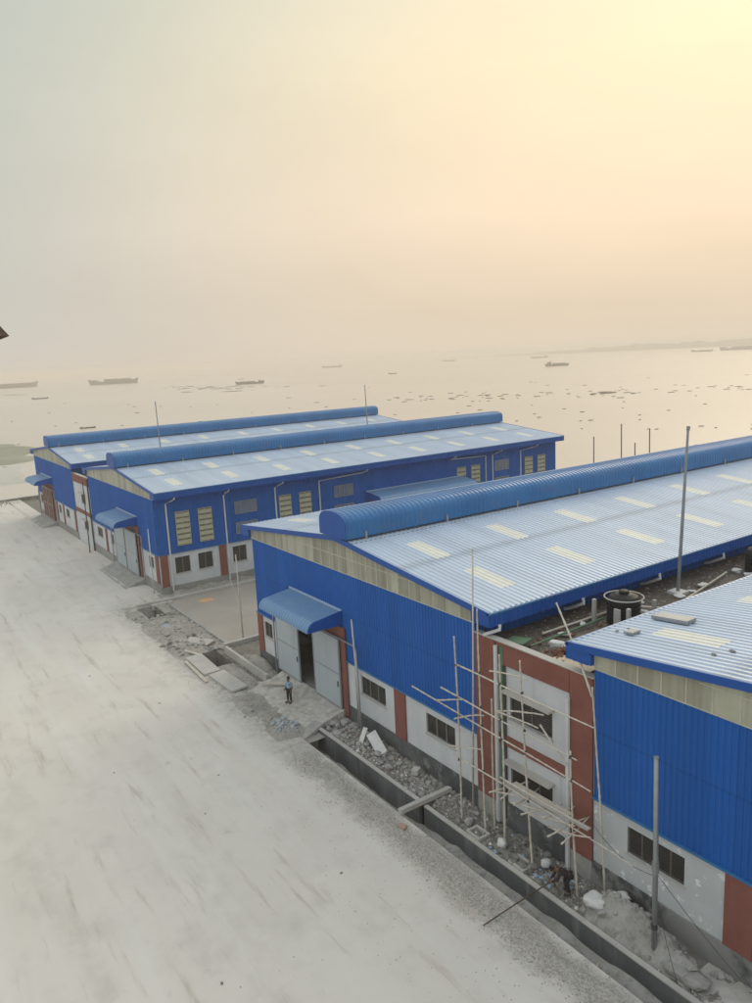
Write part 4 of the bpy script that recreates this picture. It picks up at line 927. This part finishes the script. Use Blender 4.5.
# loose gravel stones, too many to count
gs = MB(); random.seed(77)
for i in range(5200):
    x = random.uniform(-40, 5); y = random.gauss(-4.45, 0.5)
    if not -5.8 < y < -3.45: continue
    r_ = random.uniform(0.015, 0.045); z = max(0, gz(x, y)); a = random.uniform(0, 6.28); c_, s_ = r_*math.cos(a), r_*math.sin(a)
    gs.add([(x+c_, y+s_, z), (x-s_, y+c_, z), (x-c_, y-s_, z), (x+s_, y-c_, z), (x+random.uniform(-.3, .3)*r_, y, z+r_)], [(0,1,4),(1,2,4),(2,3,4),(3,0,4)])
o = gs.build('gravel_stones', gravelm); o['kind'] = 'stuff'; o['label'] = 'loose gravel stones along the road edge'; o['category'] = 'gravel'
rs_ = MB()
for i in range(2600):
    if i % 2: x = random.uniform(-75.7, -73.8); y = random.uniform(-0.4, 30); z = rubz(x, y)
    else: x = random.uniform(-74, -42); y = random.uniform(-5.0, -0.4); z = rz(x, y)
    if (-73.3 < x < -69.5 or -58.7 < x < -55.1) and -3.5 < y < -1.3 or (-50.2 < x < -41.8 and y > -3.3): continue
    r_ = random.uniform(0.03, 0.10); a = random.uniform(0, 6.28); c_, s_ = r_*math.cos(a), r_*math.sin(a)
    rs_.add([(x+c_, y+s_, z-.02), (x-s_, y+c_, z-.02), (x-c_, y-s_, z-.02), (x+s_, y-c_, z-.02), (x+random.uniform(-.3, .3)*r_, y, z+r_)], [(0,1,4),(1,2,4),(2,3,4),(3,0,4)])
o = rs_.build('rubble_stones', rockm); o['kind'] = 'stuff'; o['label'] = 'small broken stones spread over the rubble ground'; o['category'] = 'rubble'
def stones(name, n, fx, mt_, rr, lab):
    mb_ = MB()
    for i in range(n):
        x, y, z = fx(); r_ = random.uniform(*rr); a = random.uniform(0, 6.28); c_, s_ = r_*math.cos(a), r_*math.sin(a); e_ = random.uniform(.5, 1.2)
        mb_.add([(x+c_, y+s_, z-.02), (x-s_*e_, y+c_*e_, z-.02), (x-c_, y-s_, z-.02), (x+s_*e_, y-c_*e_, z-.02), (x+random.uniform(-.5, .5)*r_, y, z+r_*random.uniform(.3, .9))], [(0,1,4),(1,2,4),(2,3,4),(3,0,4)])
    o_ = mb_.build(name, mt_); o_['kind'] = 'stuff'; o_['label'] = lab; o_['category'] = 'rubble'
def on_strip(x0, x1):
    def f():
        x = random.uniform(x0, x1); y = random.uniform(-1.95, -0.12); return x, y, sz(x, y)
    return f
stones('strip_rubble', 3200, on_strip(-41.5, -16), rockm, (0.03, 0.13), 'broken pale rubble spread along the dirt strip')
stones('strip_dark_rubble', 1300, on_strip(-31, -22.5), rockd, (0.04, 0.15), 'dark rubble spread below the scaffold')
stones('strip_brick_bits', 420, on_strip(-41, -22.5), brickm, (0.03, 0.08), 'broken brick bits along the dirt strip')
stones('strip_paper_scraps', 420, on_strip(-41, -17), sackm, (0.03, 0.13), 'white paper scraps along the dirt strip')
def on_road():
    x = -20-75*random.random()**1.4; y = -3.6-abs(random.gauss(0, 3.2)); return x, y, 0.015
stones('road_grit', 900, on_road, rockd, (0.012, 0.035), 'fine dark grit scattered over the road')
def on_flat():
    x = random.uniform(xl+0.3, C_-0.4); y = random.uniform(0.6, 26); return x, y, rfz(x, y)
stones('roof_rubble', 700, on_flat, rockm, (0.03, 0.11), 'pale rubble scattered over the muddy flat roof'); stones('roof_brick_bits', 420, on_flat, brickm, (0.03, 0.09), 'brick bits scattered over the muddy flat roof')
# dark scuffs and pebbles on the road
for i, (x, y) in enumerate(((-38, -11), (-45, -13.5), (-52, -8.5), (-27.6, -14.6), (-41, -9.0), (-60, -11), (-22.5, -11), (-30, -8))):
    tag(rock((x, y, 0.01), 0.07, i+200, 0.4).build('road_pebble', rockd), 'lone dark pebble on the dusty road', 'stone', 'pebbles on the dusty road')

# ------------------------------------------------------------------ people
def skin_mesh(name, joints, edges, mt_, parent, sub=2):
    names = list(joints); me = bpy.data.meshes.new(name)
    me.from_pydata([joints[n][0] for n in names], [(names.index(a), names.index(b)) for a, b in edges], [])
    o = bpy.data.objects.new(name, me); COL.objects.link(o); md = o.modifiers.new('skin', 'SKIN')
    for i, n in enumerate(names):
        r_ = joints[n][1]; me.skin_vertices[0].data[i].radius = r_ if isinstance(r_, tuple) else (r_, r_)
    me.skin_vertices[0].data[0].use_root = True
    md.use_smooth_shade = True; s = o.modifiers.new('sub', 'SUBSURF'); s.levels = sub; s.render_levels = sub
    dg = bpy.context.evaluated_depsgraph_get(); dg.update()
    m2 = bpy.data.meshes.new_from_object(o.evaluated_get(dg)); old = o.data; o.modifiers.clear(); o.data = m2; bpy.data.meshes.remove(old)
    m2.materials.clear(); m2.materials.append(mt_); m2.polygons.foreach_set('use_smooth', [True]*len(m2.polygons))
    o.parent = parent; return o
def hand(j, e, w, pre, d, side, curl=0.5):
    """palm, four fingers and a thumb leaving the palm's side; d is the way the arm points, side the across direction"""
    d = Vector(d).normalized(); s = Vector(side).normalized(); w = Vector(w); inn = d.cross(s).normalized()
    p = w+d*0.08; j[pre+'palm'] = (p, (0.036, 0.02)); e.append((pre+'wr', pre+'palm'))
    for i, (o, ln) in enumerate(((-.03, .070), (-.01, .080), (.01, .075), (.03, .058))):
        a = p+d*0.035+s*o; b = a+d*ln*0.5+inn*curl*0.01; c = b+d*ln*0.4+inn*curl*0.035
        j[f'{pre}f{i}a'] = (a, 0.010); j[f'{pre}f{i}b'] = (b, 0.009); j[f'{pre}f{i}c'] = (c, 0.008)
        e += [(pre+'palm', f'{pre}f{i}a'), (f'{pre}f{i}a', f'{pre}f{i}b'), (f'{pre}f{i}b', f'{pre}f{i}c')]
    a = w+d*0.045-s*0.036; b = a+d*0.045-s*0.025+inn*0.015
    j[pre+'ta'] = (a, 0.011); j[pre+'tb'] = (b, 0.009); e += [(pre+'wr', pre+'ta'), (pre+'ta', pre+'tb')]
def person(label, loc, rz__, J, shirtm, trousm, extra=None):
    r = thing('person', label, 'person', loc); r.rotation_euler = (0, 0, rz__)
    j = {k: (Vector(v[0]), v[1]) for k, v in J.items()}
    e = [('pelvis', 'chest'), ('chest', 'neck'), ('neck', 'jaw'), ('jaw', 'head'), ('head', 'crown'), ('jaw', 'nose')]
    for s in 'lr':
        e += [('chest', s+'sh'), (s+'sh', s+'el'), (s+'el', s+'wr'), ('pelvis', s+'hip'), (s+'hip', s+'kn'), (s+'kn', s+'an'), (s+'an', s+'toe')]
        dv = j[s+'wr'][0]-j[s+'el'][0]; hand(j, e, j[s+'wr'][0], s, dv, Vector((0, 1, 0)).cross(dv) if abs(dv.normalized().y) < .9 else (1, 0, 0))
    skin_mesh('body', j, e, skinm, r)
    g_ = lambda n, k: (j[n][0], tuple(x*k for x in j[n][1]) if isinstance(j[n][1], tuple) else j[n][1]*k)
    mid = lambda a, b, t: j[a][0].lerp(j[b][0], t)
    sj = {'pelvis': (mid('pelvis', 'chest', 0.02), (0.175, 0.13)), 'chest': (j['chest'][0], (0.185, 0.135)), 'col': (mid('chest', 'neck', .7), (0.085, 0.075))}
    se = [('pelvis', 'chest'), ('chest', 'col')]
    for s in 'lr':
        sj[s+'sh'] = g_(s+'sh', 1.25); sj[s+'el'] = (mid(s+'sh', s+'el', 0.97), 0.066); se += [('chest', s+'sh'), (s+'sh', s+'el')]
        if extra == 'long': sj[s+'wr'] = (mid(s+'el', s+'wr', 0.93), 0.05); se.append((s+'el', s+'wr'))
    skin_mesh('shirt', sj, se, shirtm, r)
    tj = {'pelvis': (j['pelvis'][0], (0.17, 0.13))}; te = []
    for s in 'lr':
        tj[s+'hip'] = g_(s+'hip', 1.18); tj[s+'kn'] = (j[s+'kn'][0], 0.082); tj[s+'an'] = (mid(s+'kn', s+'an', 0.95), 0.068); te += [('pelvis', s+'hip'), (s+'hip', s+'kn'), (s+'kn', s+'an')]
    skin_mesh('trousers', tj, te, trousm, r)
    hd, cr_ = j['head'][0], j['crown'][0]; ax = (cr_-hd).normalized(); bk = (hd-j['nose'][0]); bk = (bk-ax*bk.dot(ax)).normalized()
    skin_mesh('hair', {'a': (hd+ax*0.045+bk*0.025, (0.078, 0.082)), 'b': (hd-ax*0.025+bk*0.045, (0.062, 0.05)), 'c': (cr_+ax*0.008, (0.055, 0.06))}, [('a', 'b'), ('a', 'c')], hairm, r)
    sd = ax.cross(bk).normalized(); fc = -bk
    for sg in (-1, 1):
        c = hd+fc*0.083+sd*sg*0.033+ax*0.012; MB().lathe(c, [(0.003, -.008), (0.011, -.004), (0.011, .004), (0.003, .008)], 8).build('eye', hairm, r).location = (0, 0, 0)
        c = hd+sd*sg*0.083+bk*0.005; MB().obox(c, sd*0.01, ax*0.03, bk*0.016).build('ear', skinm, r).location = (0, 0, 0)
    m_ = j['jaw'][0]+fc*0.072+ax*0.012; MB().obox(m_, sd*0.024, ax*0.006, fc*0.006).build('mouth', brown_c, r).location = (0, 0, 0)
    for s in 'lr':
        a, t = j[s+'an'][0], j[s+'toe'][0]; d = (t-a); d.z = 0; d.normalize(); q = Vector((-d.y, d.x, 0)); o = MB()
        c = (a+t)/2; c.z = 0.035; o.obox(c+d*0.01, d*0.135, q*0.046, (0, 0, 0.035)).build('shoe', dark_steel, r).location = (0, 0, 0)
    return r
ST = dict(pelvis=((0, 0, .93), (.15, .11)), chest=((0.01, 0, 1.27), (.165, .115)), neck=((0.0, 0, 1.47), .052), jaw=((0.025, 0, 1.545), (.058, .06)), head=((0.01, 0, 1.62), (.078, .088)), crown=((0.0, 0, 1.70), (.055, .062)), nose=((0.105, 0, 1.585), .014))
ST.update(lsh=((0, .19, 1.41), .058), lel=((-.03, .27, 1.13), .043), lwr=((.10, .25, .90), .03), rsh=((0, -.19, 1.41), .058), rel=((-.06, -.25, 1.13), .043), rwr=((.08, -.27, .90), .03),
          lhip=((0, .10, .88), .088), lkn=((.03, .12, .49), .058), lan=((0, .13, .09), .042), ltoe=((.17, .16, .035), .035), rhip=((0, -.10, .88), .088), rkn=((.05, -.11, .49), .058), ran=((.02, -.12, .09), .042), rtoe=((.19, -.15, .035), .035))
person('standing person in pale blue shirt and black trousers on ramp', (-45.95, -1.9, 0.255), R(-70), ST, shirt_b, black_c)
BE = dict(pelvis=((0, 0, .80), (.15, .12)), chest=((.30, 0, 1.00), (.165, .12)), neck=((.48, 0, 1.06), .052), jaw=((.58, 0, 1.03), (.058, .06)), head=((.64, 0, 1.07), (.078, .088)), crown=((.71, 0, 1.11), (.055, .062)), nose=((.66, 0, .975), .014))
BE.update(lsh=((.40, .19, 1.0), .058), lel=((.52, .26, .74), .043), lwr=((.74, .14, .62), .03), rsh=((.40, -.19, 1.0), .058), rel=((.50, -.25, .74), .043), rwr=((.70, -.12, .55), .03),
          lhip=((-.02, .10, .77), .088), lkn=((.16, .15, .44), .058), lan=((-.02, .16, .09), .042), ltoe=((.15, .19, .035), .035), rhip=((-.02, -.10, .77), .088), rkn=((.14, -.14, .44), .058), ran=((-.06, -.15, .09), .042), rtoe=((.11, -.18, .035), .035))
person('worker in dark brown clothes bending over the drain wall', (-23.05, -1.35, 0.12), R(235), BE, brown_c, black_c, 'long')
tag(MB().tube([(-23.35, -1.75, 0.76), (-23.6, -3.4, 0.45), (-23.87, -5.3, 0.06)], [0.027, 0.03, 0.024], 7).build('long_pole', woodm), 'long dark pole held by the bending worker across drain', 'pole')

# ------------------------------------------------------------------ boats on the river
def boat(x, y, ln, hd_, lab, grp, cab=0.8, deck=0.5, hc=None, cargo=True):
    r = thing('cargo_boat', lab, 'boat', (x, y, WZ), grp); hb = ln*0.13; dp = ln*0.055; c_, s_ = math.cos(hd_), math.sin(hd_)
    def T(a, b, z): return (x+a*c_-b*s_, y+a*s_+b*c_, WZ+z)
    mb = MB(); st = []
    for i in range(13):
        t = i/12; a = (t-0.5)*ln; wb = hb*(1-abs(2*t-1)**3.2)**0.7+hb*0.06; sheer = dp*(1+1.1*max(0, abs(2*t-1)-0.35)**2*2.2)
        st.append([T(a, -wb, sheer), T(a*0.94, -wb*0.75, -0.3), T(a*0.94, wb*0.75, -0.3), T(a, wb, sheer)])
    for q in st: mb.v += q
    for i in range(12):
        for j_ in range(3): mb.f.append((i*4+j_, (i+1)*4+j_, (i+1)*4+j_+1, i*4+j_+1))
        mb.f.append((i*4+3, (i+1)*4+3, (i+1)*4, i*4))
    mb.f.append((0, 1, 2, 3)); mb.f.append((51, 50, 49, 48)); mb.build('hull', hullm, r)
    k = MB()
    def bx(mb_, a0, a1, w_, z0, z1): mb_.add([T(a0,-w_,z0),T(a1,-w_,z0),T(a1,w_,z0),T(a0,w_,z0),T(a0,-w_,z1),T(a1,-w_,z1),T(a1,w_,z1),T(a0,w_,z1)], [(3,2,1,0),(4,5,6,7),(0,1,5,4),(1,2,6,5),(2,3,7,6),(3,0,4,7)])
    if cargo: bx(k, -ln*.18, ln*.36, hb*.7, dp*.9, dp*(1+deck)); k.build('cargo_hold', deckm, r)
    w_ = MB(); bx(w_, -ln*.40, -ln*(.40-.16*cab), hb*.62, dp*.9, dp*2.6*cab+dp*.4); cb = w_.build('wheelhouse', hc or cabinm, r)
    f = MB(); bx(f, -ln*.41, -ln*(.39-.16*cab), hb*.7, dp*2.6*cab+dp*.401, dp*2.6*cab+dp*.55); f.build('cabin_roof', hullm, cb)
    MB().tube([T(-ln*.30, 0, dp*2.4*cab), T(-ln*.30, 0, dp*4.4*cab)], ln*.004, 5).build('mast', hullm, r)
GB = 'boats lying in the river haze'
boat(-1536, 228, 95, R(100), 'hazy barge with high stern off the mudflat', GB); boat(-1338, 355, 82, R(70), 'long low laden barge, widest of those in haze', GB, 0.45, 0.9)
boat(-828, 367, 34, R(245), 'dark barge just beyond the line of drifting weed', GB, 0.6, 0.7); boat(-736, 786, 33, R(52), 'dark motor boat with long cabin, sharpest in haze', GB, 1.0, 1.2, hullm)
boat(-1500, 1560, 48, R(225), 'faint small boat behind the dark cabin boat', GB, 0.7); boat(-1050, 1620, 48, R(30), 'low boat shortest of the pair below far shore', GB, 0.5); boat(-1020, 1720, 82, R(30), 'longer laden boat of the pair below far shore', GB, 0.5, 0.8)
boat(-863, 598, 14, R(20), 'tiny boat alone beyond the shed ridge mast', GB, 0.7); boat(-1850, 1530, 45, R(30), 'very faint distant boat in mid river', GB, 0.6); boat(-1900, 1135, 60, R(230), 'very faint distant barge in mid river', GB, 0.6)
boat(-785, 128, 15, R(80), 'small open boat near the mudflat tip', GB, 0.4, 0.3, hullm); boat(-342, 60, 6.5, R(80), 'small pale boat drifting close behind the last shed', GB, 0.5, 0.4, hullm)
boat(-1100, 480, 10, R(60), 'speck of a boat beyond the drifting weed', GB, 0.6)
# drifting rafts of water weed
random.seed(90); protos = []
for k in range(6):
    mb = MB(); nn = 14; k0 = random.random()*50
    ring = lambda f, z: [(f*(1+0.55*noise.noise(Vector((i*0.8, k0, f))))*math.cos(2*math.pi*i/nn)*1.0, f*(1+0.6*noise.noise(Vector((i*0.9, k0+9, f))))*math.sin(2*math.pi*i/nn)*0.42, z) for i in range(nn)]
    mb.v = ring(1, -0.1)+ring(0.9, 0.16)+ring(0.5, 0.30)+[(0, 0, 0.26)]
    for a in range(2):
        for i in range(nn): mb.f.append((a*nn+i, a*nn+(i+1) % nn, (a+1)*nn+(i+1) % nn, (a+1)*nn+i))
    for i in range(nn): mb.f.append((2*nn+i, 2*nn+(i+1) % nn, 3*nn))
    me = mb.build('weed_raft', hyac); protos.append(me)
spots = []; marks = []
for i in range(46): t = random.random(); spots.append((-640-260*t+random.gauss(0, 25), 330-90*t+random.gauss(0, 16)+60*t*t, random.uniform(1.2, 4.5)))
for i in range(34): spots.append((-330+random.gauss(0, 22), 250+random.gauss(0, 16), random.uniform(0.5, 2.0)))
for i in range(26): spots.append((-270+random.gauss(0, 26), 300+random.gauss(0, 16), random.uniform(0.5, 2.2)))
for i in range(26): spots.append((-215+random.gauss(0, 28), 345+random.gauss(0, 16), random.uniform(0.6, 1.8)))
for i in range(110):
    a = R(random.uniform(118, 172)); d = 22*760/random.uniform(24, 78); spots.append((CAM.x+d*math.cos(a), CAM.y+d*math.sin(a), random.uniform(0.4, 1.2)*d/330))
marks = [(46, 'dark weed raft in the drifting line before the dark barge', 'weed rafts before the dark barge'), (80, 'small weed raft behind the ridge end of the sheds', 'weed rafts behind the shed ridges'), (106, 'weed raft in the patch beyond the river posts', 'weed rafts beyond the river posts'), (132, 'weed raft in the patch off the long near roof', 'weed rafts off the near roof'), (242, 'lone low weed raft scattered on open water', 'lone weed rafts on open water'), (999, 'large flat weed raft, biggest of those around it', 'large weed rafts')]
spots += [(-640, 262, 9), (-700, 240, 8), (-262, 300, 6.5), (-268, 306, 4.5), (-1080, 110, 22), (-1000, 140, 16)]
for i, (x, y, s) in enumerate(spots):
    if x > -158 and y < 80: continue
    o = protos[i] if i < 6 else protos[i % 6].copy()
    if i >= 6: COL.objects.link(o)
    o.location = (x, y, WZ); o.rotation_euler = (0, 0, R(55)+random.gauss(0, 0.35)); o.scale = (s, s, min(1.4, 0.5+s*.2))
    mk = next(q for q in marks if i < q[0]); tag(o, mk[1], 'weed raft', mk[2])

# ------------------------------------------------------------------ board end beside the viewpoint, on its own tall post
pb = thing('scaffold_post', 'weathered brown board end on a tall timber post', 'post', (-8.35, -22.95, 0))
MB().tube([(-8.35, -22.95, 0.0), (-8.35, -22.95, 22.4)], 0.06, 10).build('post', woodm, pb)
c = Vector((-7.61, -22.13, 22.15)); d1 = (r2*-1.0 + u2*0.32).normalized(); d2 = (r2*-0.62 + u2*0.9).normalized()
A_ = c; Bp = Vector((-8.30, -22.92, 22.30)); ax = (Bp-A_); sd = Vector((0, 0, 1))
sh_ = -r2*0.045; A_ = A_+sh_; Bp = Bp+sh_; ax = Bp-A_
MB().add([A_+Vector((0, 0, -0.0)), A_+ax*0.10+Vector((0, 0, 0.11)), Bp+Vector((0, 0, 0.13)), Bp+Vector((0, 0, -0.13)), A_+ax*0.12+Vector((0, 0, -0.055))] +
         [p+Vector((-0.03, 0.045, 0)) for p in (A_, A_+ax*0.10+Vector((0, 0, 0.11)), Bp+Vector((0, 0, 0.13)), Bp+Vector((0, 0, -0.13)), A_+ax*0.12+Vector((0, 0, -0.055)))],
         [(0,1,2,3,4), (9,8,7,6,5), (0,5,6,1), (1,6,7,2), (2,7,8,3), (3,8,9,4), (4,9,5,0)]).build('board', woodm, pb)

# ------------------------------------------------------------------ the river air
hz = MB().box(-5800, 5800, -5800, 5800, -4.0, 27.0).build('haze', roofm); hz['kind'] = 'stuff'; hz['label'] = 'pale evening haze over river and site'; hz['category'] = 'haze'
hm = bpy.data.materials.new('haze_air'); hm.use_nodes = True; t = hm.node_tree; t.nodes.clear()
o_ = t.nodes.new('ShaderNodeOutputMaterial'); pv = t.nodes.new('ShaderNodeVolumePrincipled'); t.links.new(pv.outputs[0], o_.inputs['Volume'])
pv.inputs['Density'].default_value = 0.0006; pv.inputs['Color'].default_value = (0.94, 0.87, 0.785, 1); pv.inputs['Anisotropy'].default_value = 0.25
hz.data.materials.clear(); hz.data.materials.append(hm)
